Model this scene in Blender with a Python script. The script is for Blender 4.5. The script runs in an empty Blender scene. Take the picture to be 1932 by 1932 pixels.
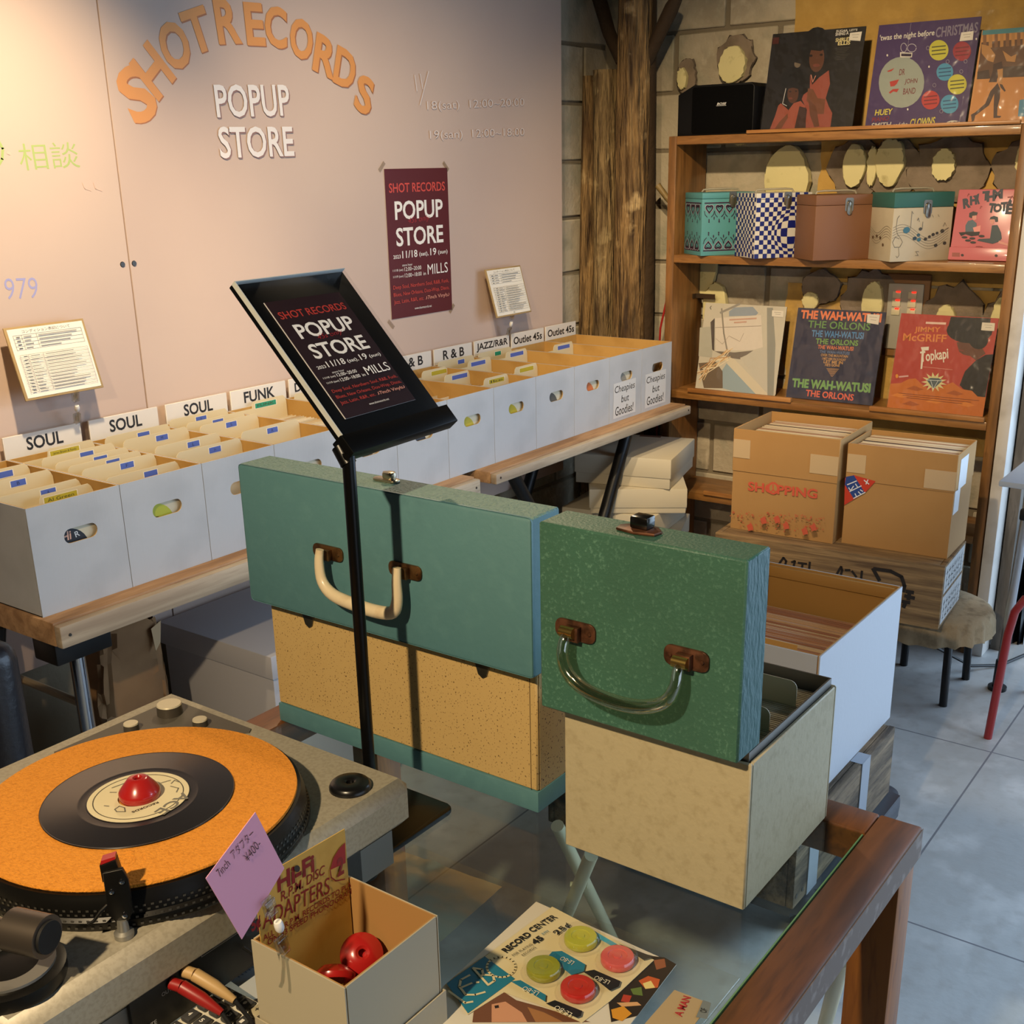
import bpy, bmesh, math, random
from mathutils import Vector, Matrix
from math import sin, cos, pi, radians, sqrt
SC = bpy.context.scene
COL = SC.collection
random.seed(7)

# ---------------------------------------------------------------- camera
H = 1.58
_rt = Vector((0.595026, -0.803443, -0.020543)); _dn = Vector((-0.257396, -0.166127, -0.951918)); _fw = Vector((0.0, 0.0, 0.0))
def _campose(p, r, y):
    fw = Vector((cos(y)*cos(p), sin(y)*cos(p), -sin(p)))
    rt = Vector((sin(y), -cos(y), 0))
    dn = fw.cross(rt)
    return cos(r)*rt + sin(r)*dn, -sin(r)*rt + cos(r)*dn, fw
_rt, _dn, _fw = _campose(0.335808913, 0.0205930159, 0.637362738)
cd = bpy.data.cameras.new('camera'); cam = bpy.data.objects.new('camera', cd); COL.objects.link(cam)
cam.matrix_world = Matrix(((_rt.x, -_dn.x, -_fw.x, 0), (_rt.y, -_dn.y, -_fw.y, 0), (_rt.z, -_dn.z, -_fw.z, H), (0, 0, 0, 1)))
cd.sensor_width = 36; cd.lens = 36*2186.9/1932; cd.shift_y = 114/1932; cd.clip_start = 0.02
SC.camera = cam

# ---------------------------------------------------------------- world, lights, exposure
w = bpy.data.worlds.new('world'); SC.world = w; w.use_nodes = True
bg = w.node_tree.nodes['Background']; bg.inputs[0].default_value = (0.62, 0.78, 1.0, 1); bg.inputs[1].default_value = 0.9
SC.view_settings.view_transform = 'Standard'; SC.view_settings.look = 'None'
SC.view_settings.exposure = -0.3; SC.view_settings.gamma = 1.0; SC.view_settings.use_curve_mapping = False
WARM = (1.0, 0.77, 0.48)
def spot(name, loc, tgt, power, size=70, blend=0.6, col=WARM, r=0.03):
    l = bpy.data.lights.new(name, 'SPOT'); l.energy = power; l.color = col; l.spot_size = radians(size); l.spot_blend = blend; l.shadow_soft_size = r
    o = bpy.data.objects.new(name, l); COL.objects.link(o); o.location = loc
    o.rotation_euler = (Vector(tgt)-Vector(loc)).to_track_quat('-Z', 'Y').to_euler(); return o
def area(name, loc, tgt, power, sx, sy, col):
    l = bpy.data.lights.new(name, 'AREA'); l.energy = power; l.color = col; l.shape = 'RECTANGLE'; l.size = sx; l.size_y = sy
    o = bpy.data.objects.new(name, l); COL.objects.link(o); o.location = loc
    o.rotation_euler = (Vector(tgt)-Vector(loc)).to_track_quat('-Z', 'Y').to_euler(); return o
spot('spotlight_key', (-0.55, 0.45, 2.25), (1.3, 0.75, 0.9), 185, 80, 0.7)
spot('spotlight_board', (1.25, 1.62, 2.4), (1.5, 2.44, 1.33), 170, 68, 1.0)
spot('spotlight_boxes', (1.7, 1.35, 2.45), (2.9, 2.35, 1.0), 125, 72, 0.9)
spot('spotlight_turntable', (2.2, 1.75, 2.35), (0.62, 0.85, 1.0), 55, 50, 0.6)
spot('spotlight_shelf', (1.7, 1.0, 2.45), (3.9, 1.6, 1.15), 250, 58, 0.9)
area('daylight_door', (4.22, -0.85, 1.12), (2.3, 0.5, 0.4), 78, 2.5, 2.15, (0.55, 0.75, 1.0))
area('floor_fill', (3.0, -2.2, 2.3), (2.5, -0.2, 0.0), 34, 1.6, 0.9, (0.58, 0.77, 1.0)).data.spread = radians(95)  # added cool fill that brightens the floor; the right wall has no window
area('under_counter_fill', (1.2, -2.5, 0.75), (1.3, 1.0, 0.1), 26, 3.4, 1.3, (0.7, 0.83, 1.0))  # added low fill for the floor under the glass table, no real source

# ---------------------------------------------------------------- helpers
def lin(h):
    h = h.lstrip('#'); v = [int(h[i:i+2], 16)/255 for i in (0, 2, 4)]
    return tuple((c/12.92 if c <= .04045 else ((c+.055)/1.055)**2.4) for c in v)+(1.0,)
MATS = {}
def M(name, hexc='888888', rough=.6, metal=0, noise=None, bump=None, wood=None, coat=0, spec=.5, emit=None, trans=0, ior=1.45, grain=None):
    if name in MATS: return MATS[name]
    m = bpy.data.materials.new(name); m.use_nodes = True; MATS[name] = m
    nt = m.node_tree; N = nt.nodes; L = nt.links; b = N['Principled BSDF']
    c = lin(hexc); b.inputs['Base Color'].default_value = c; b.inputs['Roughness'].default_value = rough; b.inputs['Metallic'].default_value = metal
    b.inputs['Specular IOR Level'].default_value = spec
    if coat: b.inputs['Coat Weight'].default_value = coat; b.inputs['Coat Roughness'].default_value = .08
    if trans: b.inputs['Transmission Weight'].default_value = trans; b.inputs['IOR'].default_value = ior
    if emit: b.inputs['Emission Color'].default_value = lin(emit[0]); b.inputs['Emission Strength'].default_value = emit[1]
    if noise or bump or wood or grain: tc = N.new('ShaderNodeTexCoord')
    out = None
    def nz(scale, detail=4, stretch=None, dist=0):
        n = N.new('ShaderNodeTexNoise'); n.inputs['Scale'].default_value = scale; n.inputs['Detail'].default_value = detail; n.inputs['Distortion'].default_value = dist
        if stretch:
            mp = N.new('ShaderNodeMapping'); mp.inputs['Scale'].default_value = stretch; L.new(tc.outputs['Object'], mp.inputs[0]); L.new(mp.outputs[0], n.inputs['Vector'])
        else: L.new(tc.outputs['Object'], n.inputs['Vector'])
        return n.outputs['Fac']
    def ramp(fac, stops):
        r = N.new('ShaderNodeValToRGB'); e = r.color_ramp.elements
        e[0].position, e[0].color = stops[0]; e[1].position, e[1].color = stops[-1]
        for p, q in stops[1:-1]: x = e.new(p); x.color = q
        L.new(fac, r.inputs[0]); return r.outputs['Color']
    def mix(a, bb, fac, mode='MIX'):
        x = N.new('ShaderNodeMix'); x.data_type = 'RGBA'; x.blend_type = mode
        if isinstance(fac, float): x.inputs[0].default_value = fac
        else: L.new(fac, x.inputs[0])
        for s, v in ((6, a), (7, bb)):
            if isinstance(v, tuple): x.inputs[s].default_value = v
            else: L.new(v, x.inputs[s])
        return x.outputs[2]
    cur = c
    if wood:      # (dark hex, stretch, scale)
        st = wood[1]; f = nz(wood[2], 6, st, .6)
        cur = ramp(f, [(.32, lin(wood[0])), (.62, c)])
        f2 = nz(wood[2]*5, 3, st, .2); cur = mix(cur, lin(wood[0]), ramp(f2, [(.52, (0, 0, 0, 1)), (.75, (.7, .7, .7, 1))]))
    if noise:     # list of (scale, hex2, lo, hi)
        for sc, h2, lo, hi in noise:
            f = nz(sc, 5); cur = mix(cur, lin(h2), ramp(f, [(lo, (0, 0, 0, 1)), (hi, (1, 1, 1, 1))]))
    if grain:     # fine speckle (scale, hex, lo, hi)
        f = nz(grain[0], 1); cur = mix(cur, lin(grain[1]), ramp(f, [(grain[2], (0, 0, 0, 1)), (grain[3], (1, 1, 1, 1))]))
    if not isinstance(cur, tuple): L.new(cur, b.inputs['Base Color'])
    if bump:
        bn = N.new('ShaderNodeBump'); bn.inputs['Strength'].default_value = bump[1]; bn.inputs['Distance'].default_value = bump[2] if len(bump) > 2 else .01
        L.new(nz(bump[0], 4, bump[3] if len(bump) > 3 else None), bn.inputs['Height']); L.new(bn.outputs[0], b.inputs['Normal'])
    return m
def film(name='clear_film', fac=.10, rough=.12, bump=None, tint=(1, 1, 1, 1)):
    if name in MATS: return MATS[name]
    m = bpy.data.materials.new(name); m.use_nodes = True; MATS[name] = m
    nt = m.node_tree; N = nt.nodes; L = nt.links; N.remove(N['Principled BSDF'])
    t = N.new('ShaderNodeBsdfTransparent'); t.inputs[0].default_value = tint
    g = N.new('ShaderNodeBsdfGlossy'); g.inputs['Roughness'].default_value = rough
    x = N.new('ShaderNodeMixShader'); x.inputs[0].default_value = fac
    L.new(t.outputs[0], x.inputs[1]); L.new(g.outputs[0], x.inputs[2]); L.new(x.outputs[0], N['Material Output'].inputs['Surface'])
    if bump:
        tc = N.new('ShaderNodeTexCoord'); n = N.new('ShaderNodeTexNoise'); n.inputs['Scale'].default_value = bump[0]; L.new(tc.outputs['Object'], n.inputs['Vector'])
        bn = N.new('ShaderNodeBump'); bn.inputs['Strength'].default_value = bump[1]; bn.inputs['Distance'].default_value = .02; L.new(n.outputs['Fac'], bn.inputs['Height']); L.new(bn.outputs[0], g.inputs['Normal'])
    return m

class MB:
    """collects shapes into one mesh"""
    def __init__(s): s.bm = bmesh.new(); s.m = 0
    def _tag(s, fs):
        for f in fs: f.material_index = s.m
    def box(s, x0, x1, y0, y1, z0, z1, bev=0, seg=2):
        vs = [s.bm.verts.new(p) for p in ((x0, y0, z0), (x1, y0, z0), (x1, y1, z0), (x0, y1, z0), (x0, y0, z1), (x1, y0, z1), (x1, y1, z1), (x0, y1, z1))]
        fs = [s.bm.faces.new([vs[i] for i in q]) for q in ((3, 2, 1, 0), (4, 5, 6, 7), (0, 1, 5, 4), (1, 2, 6, 5), (2, 3, 7, 6), (3, 0, 4, 7))]
        s._tag(fs)
        if bev:
            es = list({e for f in fs for e in f.edges}); r = bmesh.ops.bevel(s.bm, geom=es, offset=bev, segments=seg, affect='EDGES', profile=.5, material=-1)
            s._tag(r['faces'])
            if seg > 1:
                for f in r['faces']: f.smooth = True
        return s
    def poly(s, pts):
        f = s.bm.faces.new([s.bm.verts.new(p) for p in pts]); s._tag([f]); return s
    def prism(s, pts, z0, z1, mat=None, bev=0):
        """polygon in xy extruded z0..z1, optionally transformed by mat"""
        T = mat or Matrix()
        lo = [s.bm.verts.new(T @ Vector((x, y, z0))) for x, y in pts]; hi = [s.bm.verts.new(T @ Vector((x, y, z1))) for x, y in pts]
        n = len(pts); fs = [s.bm.faces.new(lo[::-1]), s.bm.faces.new(hi)]
        for i in range(n): fs.append(s.bm.faces.new((lo[i], lo[(i+1) % n], hi[(i+1) % n], hi[i]))); fs[-1].smooth = n > 8
        s._tag(fs)
        if bev:
            es = list({e for f in fs[:2] for e in f.edges}); r = bmesh.ops.bevel(s.bm, geom=es, offset=bev, segments=2, affect='EDGES', profile=.5, material=-1); s._tag(r['faces'])
        return s
    def tube(s, pts, r, seg=10, closed=False, flat=None):
        pts = [Vector(p) for p in pts]; n = len(pts); rs = r if isinstance(r, (list, tuple)) else [r]*n
        rings = []; prev = None
        for i, p in enumerate(pts):
            a = pts[i-1] if (i > 0 or closed) else p; b = pts[(i+1) % n] if (i < n-1 or closed) else p
            d = (b-a).normalized()
            if prev is None:
                u = d.orthogonal().normalized() if flat is None else (Vector(flat)-d*Vector(flat).dot(d)).normalized()
            else:
                u = (prev-d*prev.dot(d)); u = u.normalized() if u.length > 1e-6 else d.orthogonal().normalized()
            prev = u; v = d.cross(u)
            ra = rs[i]; rx, ry = ra if isinstance(ra, tuple) else (ra, ra)
            rings.append([s.bm.verts.new(p+u*rx*cos(2*pi*k/seg)+v*ry*sin(2*pi*k/seg)) for k in range(seg)])
        fs = []
        for i in range(n if closed else n-1):
            A, B = rings[i], rings[(i+1) % n]
            for k in range(seg): fs.append(s.bm.faces.new((A[k], A[(k+1) % seg], B[(k+1) % seg], B[k]))); fs[-1].smooth = True
        if not closed: fs += [s.bm.faces.new(rings[0][::-1]), s.bm.faces.new(rings[-1])]
        s._tag(fs); return s
    def lathe(s, prof, seg=24, c=(0, 0, 0), T=None):
        """profile [(r,z)] revolved about z through c"""
        T = T or Matrix.Translation(c); rings = []
        for r, z in prof:
            if r < 1e-6: rings.append([s.bm.verts.new(T @ Vector((0, 0, z)))])
            else: rings.append([s.bm.verts.new(T @ Vector((r*cos(2*pi*k/seg), r*sin(2*pi*k/seg), z))) for k in range(seg)])
        fs = []
        for A, B in zip(rings, rings[1:]):
            if len(A) == 1 and len(B) == 1: continue
            for k in range(seg):
                j = (k+1) % seg
                if len(A) == 1: fs.append(s.bm.faces.new((A[0], B[j], B[k])))
                elif len(B) == 1: fs.append(s.bm.faces.new((A[k], A[j], B[0])))
                else: fs.append(s.bm.faces.new((A[k], A[j], B[j], B[k])))
                fs[-1].smooth = True
        s._tag(fs); return s
    def plate_hole(s, outer, hole, th, T):
        """flat plate in local xy with a hole, thickness th along -z"""
        b2 = bmesh.new(); es = []
        for loop in (outer, hole):
            vs = [b2.verts.new((x, y, 0)) for x, y in loop]
            for i in range(len(vs)): es.append(b2.edges.new((vs[i], vs[(i+1) % len(vs)])))
        bmesh.ops.triangle_fill(b2, use_beauty=True, use_dissolve=False, edges=es)
        r = bmesh.ops.extrude_face_region(b2, geom=list(b2.faces)); bmesh.ops.translate(b2, verts=[v for v in r['geom'] if isinstance(v, bmesh.types.BMVert)], vec=(0, 0, -th))
        bmesh.ops.recalc_face_normals(b2, faces=list(b2.faces))
        mp = {v: s.bm.verts.new(T @ v.co) for v in b2.verts}
        s._tag([s.bm.faces.new([mp[v] for v in f.verts]) for f in b2.faces]); b2.free(); return s
    def xf(s, T):
        bmesh.ops.transform(s.bm, matrix=T, verts=list(s.bm.verts)); return s
    def build(s, name, mats, parent=None, world=True, loc=None, ang=38, smooth=False):
        if not isinstance(mats, (list, tuple)): mats = [mats]
        if parent is not None and parent.type == 'MESH': bpy.context.view_layer.update()
        if parent is not None and world: s.xf(parent.matrix_world.inverted())
        if loc is not None: s.xf(Matrix.Translation(-Vector(loc)))
        bmesh.ops.recalc_face_normals(s.bm, faces=list(s.bm.faces))
        me = bpy.data.meshes.new(name); s.bm.to_mesh(me); s.bm.free()
        for m in mats: me.materials.append(m)
        if smooth:
            for p in me.polygons: p.use_smooth = True
        me.set_sharp_from_angle(angle=radians(ang))
        o = bpy.data.objects.new(name, me); COL.objects.link(o)
        if parent is not None: o.parent = parent
        if loc is not None: o.location = loc; bpy.context.view_layer.update()
        return o
def tag(o, label=None, cat=None, group=None, kind=None):
    if label: o['label'] = label
    if cat: o['category'] = cat
    if group: o['group'] = group
    if kind: o['kind'] = kind
    return o
def root(name, loc, label, cat, group=None, rz=0, T=None):
    o = bpy.data.objects.new(name, None); COL.objects.link(o); o.empty_display_size = .05
    if T is not None: o.matrix_world = T
    else: o.location = loc; o.rotation_euler = (0, 0, rz)
    bpy.context.view_layer.update()
    return tag(o, label, cat, group)
def struct(o): o['kind'] = 'structure'; return o
def dup(o, loc=None, label=None, T=None):
    c = o.copy(); COL.objects.link(c)
    if T is not None: c.matrix_world = T
    elif loc is not None: c.location = loc
    if label: c['label'] = label
    for ch in o.children:
        k = ch.copy(); COL.objects.link(k); k.parent = c
        for g in ch.children:
            q = g.copy(); COL.objects.link(q); q.parent = k
    return c
def frame(o, right, up):
    """matrix with local x=right, y=up, z=normal"""
    r = Vector(right).normalized(); n = r.cross(Vector(up)).normalized(); u = n.cross(r)
    return Matrix(((r.x, u.x, n.x, o[0]), (r.y, u.y, n.y, o[1]), (r.z, u.z, n.z, o[2]), (0, 0, 0, 1)))
def rrect(x0, x1, y0, y1, r, n=5):
    out = []
    for cx, cy, a in ((x1-r, y1-r, 0), (x0+r, y1-r, 90), (x0+r, y0+r, 180), (x1-r, y0+r, 270)):
        for i in range(n+1): t = radians(a+90*i/n); out.append((cx+r*cos(t), cy+r*sin(t)))
    return out

def spl(pts, k=4):
    """Catmull-Rom resampling of points (and radii)"""
    out = []; n = len(pts)
    for i in range(n-1):
        a, b, c, d = pts[max(i-1, 0)], pts[i], pts[i+1], pts[min(i+2, n-1)]
        for j in range(k):
            t = j/k; out.append(tuple(.5*((2*q)+(-p+r_)*t+(2*p-5*q+4*r_-s_)*t*t+(-p+3*q-3*r_+s_)*t**3) for p, q, r_, s_ in zip(a, b, c, d)))
    out.append(tuple(pts[-1])); return out
_tc = {}
def textmesh(t, bold=0, shear=0, font_scale=1):
    k = (t, bold, shear)
    if k in _tc: return _tc[k]
    cu = bpy.data.curves.new('t', 'FONT'); cu.body = t; cu.size = 1; cu.offset = bold; cu.shear = shear; cu.resolution_u = 3; cu.fill_mode = 'FRONT'; cu.dimensions = '2D'
    o = bpy.data.objects.new('t', cu); COL.objects.link(o)
    bpy.context.view_layer.update()
    me = bpy.data.meshes.new_from_object(o.evaluated_get(bpy.context.evaluated_depsgraph_get()))
    vs = [(v.co.x, v.co.y) for v in me.vertices]; fs = [tuple(p.vertices) for p in me.polygons]
    bpy.data.objects.remove(o); bpy.data.curves.remove(cu); bpy.data.meshes.remove(me)
    _tc[k] = (vs, fs); return _tc[k]

class Art:
    """flat printed layers on a plane; px corners TL,TR,BR,BL give a photo-to-surface homography"""
    def __init__(s, w=1, h=1, px=None, dst=None):
        s.w, s.h = w, h; s.items = []; s.z = 0; s.A = None
        if px:
            src = px; dst = dst or [(0, h), (w, h), (w, 0), (0, 0)]
            rows = []; rhs = []
            for (x, y), (u, v) in zip(src, dst):
                rows.append([x, y, 1, 0, 0, 0, -u*x, -u*y]); rhs.append(u); rows.append([0, 0, 0, x, y, 1, -v*x, -v*y]); rhs.append(v)
            s.A = s._solve(rows, rhs)
    def _solve(s, A, b):
        n = len(b); A = [r[:]+[c] for r, c in zip(A, b)]
        for i in range(n):
            p = max(range(i, n), key=lambda k: abs(A[k][i])); A[i], A[p] = A[p], A[i]
            for k in range(n):
                if k != i:
                    f = A[k][i]/A[i][i]; A[k] = [x-f*y for x, y in zip(A[k], A[i])]
        return [A[i][n]/A[i][i] for i in range(n)]
    def P(s, p):
        if s.A is None: return p
        x, y = p; a = s.A; d = a[6]*x+a[7]*y+1
        return ((a[0]*x+a[1]*y+a[2])/d, (a[3]*x+a[4]*y+a[5])/d)
    def _add(s, vs, fs, col, rough): s.z += 1; s.items.append((vs, fs, col, rough, s.z))
    def poly(s, pts, col, rough=.5): v = [s.P(p) for p in pts]; s._add(v, [tuple(range(len(v)))], col, rough); return s
    def rect(s, x0, y0, x1, y1, col, rough=.5): return s.poly([(x0, y0), (x1, y0), (x1, y1), (x0, y1)], col, rough)
    def disc(s, c, rx, ry, col, n=24, rough=.5, rot=0):
        return s.poly([(c[0]+rx*cos(2*pi*k/n)*cos(rot)-ry*sin(2*pi*k/n)*sin(rot), c[1]+rx*cos(2*pi*k/n)*sin(rot)+ry*sin(2*pi*k/n)*cos(rot)) for k in range(n)], col, rough)
    def ring(s, c, rx, ry, wd, col, n=24, rot=0):
        pts = [(c[0]+rx*cos(2*pi*k/n)*cos(rot)-ry*sin(2*pi*k/n)*sin(rot), c[1]+rx*cos(2*pi*k/n)*sin(rot)+ry*sin(2*pi*k/n)*cos(rot)) for k in range(n+1)]
        return s.stroke(pts, wd, col)
    def stroke(s, pts, wd, col, rough=.5):
        """wd in surface units"""
        q = [Vector(s.P(p)) for p in pts]; vs = []; fs = []
        for a, b in zip(q, q[1:]):
            d = b-a
            if d.length < 1e-9: continue
            n = Vector((-d.y, d.x)).normalized()*wd/2; e = d.normalized()*wd*.25; i = len(vs)
            vs += [tuple(a-n-e), tuple(b-n+e), tuple(b+n+e), tuple(a+n-e)]; fs.append((i, i+1, i+2, i+3))
        s._add(vs, fs, col, rough); return s
    def strokes(s, lst, wd, col, rough=.5):
        for p in lst: s.stroke(p, wd, col, rough)
        return s
    def text(s, t, p, q, h, col, bold=.01, shear=0, rough=.5):
        """fits text between p (baseline start) and q (baseline end); h = glyph box height in surface units"""
        a = Vector(s.P(p)); b = Vector(s.P(q)); vs, fs = textmesh(t, bold, shear)
        if not vs: return s
        x0 = min(v[0] for v in vs); x1 = max(v[0] for v in vs); y0 = min(v[1] for v in vs); y1 = max(v[1] for v in vs)
        d = (b-a); n = Vector((-d.y, d.x)).normalized()
        out = [tuple(a+d*((x-x0)/(x1-x0))+n*h*((y-y0)/max(1e-6, y1-y0))) for x, y in vs]
        s._add(out, fs, col, rough); return s
    def build(s, name, parent=None, T=None, dz=.00012, z0=.0003, default_rough=None):
        if parent is not None and parent.type == 'MESH': bpy.context.view_layer.update()
        me = bpy.data.meshes.new(name); V = []; F = []; mi = []; slots = []
        for vs, fs, col, rough, z in s.items:
            k = (col, rough)
            if k not in slots: slots.append(k)
            i = len(V); V += [(x, y, z0+z*dz) for x, y in vs]; F += [tuple(i+j for j in f) for f in fs]; mi += [slots.index(k)]*len(fs)
        if T is not None:
            W = T if parent is None else parent.matrix_world.inverted() @ T
            V = [tuple(W @ Vector(v)) for v in V]
        me.from_pydata(V, [], F)
        for c, r in slots: me.materials.append(M('print_%s_%02d' % (c, int(r*100)), c, r))
        for p, k in zip(me.polygons, mi): p.material_index = k
        me.update()
        o = bpy.data.objects.new(name, me); COL.objects.link(o)
        if parent is not None: o.parent = parent
        return o
# ================================================================ the setting
# ---- floor
def floor_mat():
    m = M('floor_worn', 'b9bab8', .36, noise=[(1.3, '9a9995', .4, .75), (6, 'cac9c6', .52, .72), (22, 'a5a39f', .5, .8)], bump=(30, .12, .01))
    nt = m.node_tree; N = nt.nodes; L = nt.links; b = N['Principled BSDF']
    tc = N.new('ShaderNodeTexCoord'); sp = N.new('ShaderNodeSeparateXYZ'); L.new(tc.outputs['Object'], sp.inputs[0])
    src = b.inputs['Base Color'].links[0].from_socket
    fac = None
    for ax, per, off in ((0, .9, .03), (1, .9, .25)):
        a = N.new('ShaderNodeMath'); a.operation = 'ADD'; a.inputs[1].default_value = 50-off; L.new(sp.outputs[ax], a.inputs[0])
        f = N.new('ShaderNodeMath'); f.operation = 'MODULO'; f.inputs[1].default_value = per; L.new(a.outputs[0], f.inputs[0])
        g = N.new('ShaderNodeMath'); g.operation = 'LESS_THAN'; g.inputs[1].default_value = .005; L.new(f.outputs[0], g.inputs[0])
        if fac is None: fac = g.outputs[0]
        else:
            h = N.new('ShaderNodeMath'); h.operation = 'MAXIMUM'; L.new(fac, h.inputs[0]); L.new(g.outputs[0], h.inputs[1]); fac = h.outputs[0]
    x = N.new('ShaderNodeMix'); x.data_type = 'RGBA'; L.new(fac, x.inputs[0]); L.new(src, x.inputs[6]); x.inputs[7].default_value = lin('76767a')
    L.new(x.outputs[2], b.inputs['Base Color'])
    return m
struct(MB().box(-2.6, 7, -2.6, 2.7, -.1, 0).build('floor', floor_mat()))
MBLOCK = M('concrete_block', 'b6aa92', .9, noise=[(3, '9a8f7a', .42, .65), (25, 'b9ae97', .5, .75), (9, '93907c', .5, .7)], bump=(70, .5, .006))
MJOINT = M('mortar_joint', '7c715d', .95, bump=(60, .4, .006))
MYEL = M('yellow_plaster', 'b9934a', .85, noise=[(5, '9c8150', .5, .75), (18, 'c29c52', .45, .7)], bump=(60, .4, .006))
MPATCH = M('cream_foam', 'd6cb94', .8, noise=[(22, 'b3a672', .6, .72)], bump=(30, .3, .006))
MGREY = M('grey_mortar', '837463', .95, noise=[(14, '6d604f', .45, .7)], bump=(40, .6, .01))
def blocks(mb, mk, u0, u1, z0, z1, skip=None):
    """courses of blocks with recessed joints on a wall; mk(u0,u1,z0,z1,d) adds a block face"""
    r = random.Random(3); z = z0; k = 0
    while z < z1:
        zz = min(z+.195, z1); u = u0-(.2 if k % 2 else 0)
        while u < u1:
            a, b = max(u, u0)+.004, min(u+.39, u1)-.004
            if b-a > .02: mk(a, b, z+.004, zz-.004, r.uniform(.004, .011))
            u += .4
        z += .2; k += 1
# left wall of blocks behind the pink board
mb = MB(); mb.box(-2.6, 4.2, 2.515, 2.7, 0, 2.75); mb.m = 1
blocks(mb, lambda a, b, c, d, e: mb.box(a, b, 2.515-e, 2.52, c, d, .004, 1), 2.9, 4.06, 0, 2.7)
struct(mb.build('wall_left', [MJOINT, MBLOCK]))
# back wall: blocks, yellow paint on its right half, broken plaster patches
mb = MB(); mb.box(4.06, 4.25, .80, 2.7, 0, 2.75); mb.m = 1
blocks(mb, lambda a, b, c, d, e: mb.box(4.06-e, 4.065, a, b, c, d, .004, 1), .82, 2.52, 0.03, 2.7)
mb.m = 2
r = random.Random(11)
def blob(cy, cz, ry, rz, x, th, n=26, jag=.12, seed=0):
    rr = random.Random(seed); pts = []
    for k in range(n):
        t = 2*pi*k/n; f = 1+rr.uniform(-jag, jag); pts.append((cy+ry*f*cos(t), cz+rz*f*sin(t)))
    T = Matrix(((0, 0, -1, x), (1, 0, 0, 0), (0, 1, 0, 0), (0, 0, 0, 1)))
    mb.prism(pts, 0, th, T, bev=min(.004, th*.4))
def jag(y0, y1, z0, z1, seed):
    rr = random.Random(seed); p = []
    n = 14
    for i in range(n+1): p.append((y1+rr.uniform(-.012, .012)*(0 < i < n), z0+(z1-z0)*i/n))
    for i in range(n+1): p.append((y0+rr.uniform(-.02, .02)*(0 < i < n), z1-(z1-z0)*i/n))
    T = Matrix(((0, 0, -1, 4.05), (1, 0, 0, 0), (0, 1, 0, 0), (0, 0, 0, 1))); mb.prism(p[::-1], 0, .006, T)
jag(.83, 1.76, 1.67, 2.74, 1); jag(.83, 1.64, 1.18, 1.66, 2); jag(.83, 1.73, .62, 1.17, 3)
# grey mortar areas, then cream foam lumps on them: (y, z, ry, rz, seed)
mb.m = 4
for i, (y, z, ry, rz) in enumerate([(1.50, 1.555, .10, .095), (1.375, 1.55, .105, .10), (1.20, 1.55, .12, .10), (.955, 1.55, .10, .09), (1.42, 1.10, .10, .13), (1.13, 1.07, .10, .12), (.96, 1.05, .09, .12), (1.965, 1.925, .07, .075), (2.155, 1.88, .04, .06), (1.60, 1.16, .07, .06), (1.22, 1.93, .10, .03), (1.10, 1.83, .05, .05)]):
    blob(y, z, ry, rz, 4.045-.0009*i, .014, jag=.16, seed=20+i)
mb.m = 3
for i, (y, z, ry, rz, th) in enumerate([(1.745, 1.515, .083, .115, .035), (1.505, 1.565, .038, .07, .035), (1.445, 1.56, .016, .065, .03), (1.385, 1.575, .046, .075, .035), (1.21, 1.56, .036, .05, .03), (.965, 1.575, .025, .05, .03), (1.97, 1.905, .052, .058, .03), (2.165, 1.87, .02, .035, .03), (1.405, 1.11, .035, .08, .03), (1.155, 1.06, .035, .06, .03), (.975, 1.08, .035, .08, .03), (2.03, 1.455, .05, .03, .03), (2.00, 1.06, .05, .10, .03), (1.63, 1.115, .03, .03, .02), (2.06, 1.22, .06, .10, .02), (1.93, 1.66, .03, .02, .02)]):
    blob(y, z, ry, rz, 4.035-.0006*i, th*.8, jag=.09, seed=60+i)
mb.m = 1
struct(mb.build('wall_back', [MJOINT, MBLOCK, MYEL, MPATCH, MGREY]))
MDARKW = M('dark_plaster', '4a4238', .9, noise=[(4, '3a342c', .4, .7)])
# wall above and beyond the door opening, other walls, ceiling
struct(MB().box(4.06, 4.25, -2.6, .80, 2.25, 2.75).box(4.06, 4.25, -2.7, -2.2, 0, 2.25).build('wall_door_side', MDARKW))
struct(MB().box(-2.7, .05, -2.75, -2.6, 0, 2.75).box(3.2, 4.25, -2.75, -2.6, 0, 2.75).box(.05, 3.2, -2.75, -2.6, 0, 2.75).build('wall_right', MDARKW))
struct(MB().box(-2.75, -2.6, -2.7, 2.7, 0, 2.75).build('wall_front', MDARKW))
struct(MB().box(-2.7, 4.25, -2.75, 2.7, 2.75, 2.85).build('ceiling', MDARKW))
# pink board: two painted sheets
MPINK = M('pink_board_paint', 'c8b1a2', .7, noise=[(1.2, 'bea69a', .4, .75)], bump=(45, .06, .004))
yb = 2.44
# trims by the door
MWHT = M('white_trim_paint', 'cfcac2', .5, noise=[(8, 'a9a196', .5, .75)])
struct(MB().box(3.80, 3.90, .862, .898, 0, 2.75, .002).build('trim_1', MWHT))
MPOST = M('grey_post_wood', '6f675d', .7, wood=('4c453c', (6, 6, 1), 4))
struct(MB().box(3.885, 3.93, .822, .858, 0, 2.75, .002).build('trim_2', MPOST))
struct(MB().box(4.3, 7, -2.6, 2.0, -.02, .001).build('trim_3', M('pavement', '8f96a0', .8)))
BPX = [(180, 50), (1000, 50), (1000, 600), (250, 600)]; BDST = [(1.7647, 1.8979), (3.4586, 2.0217), (3.435, 1.0716), (1.7662, 1.2531)]
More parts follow.
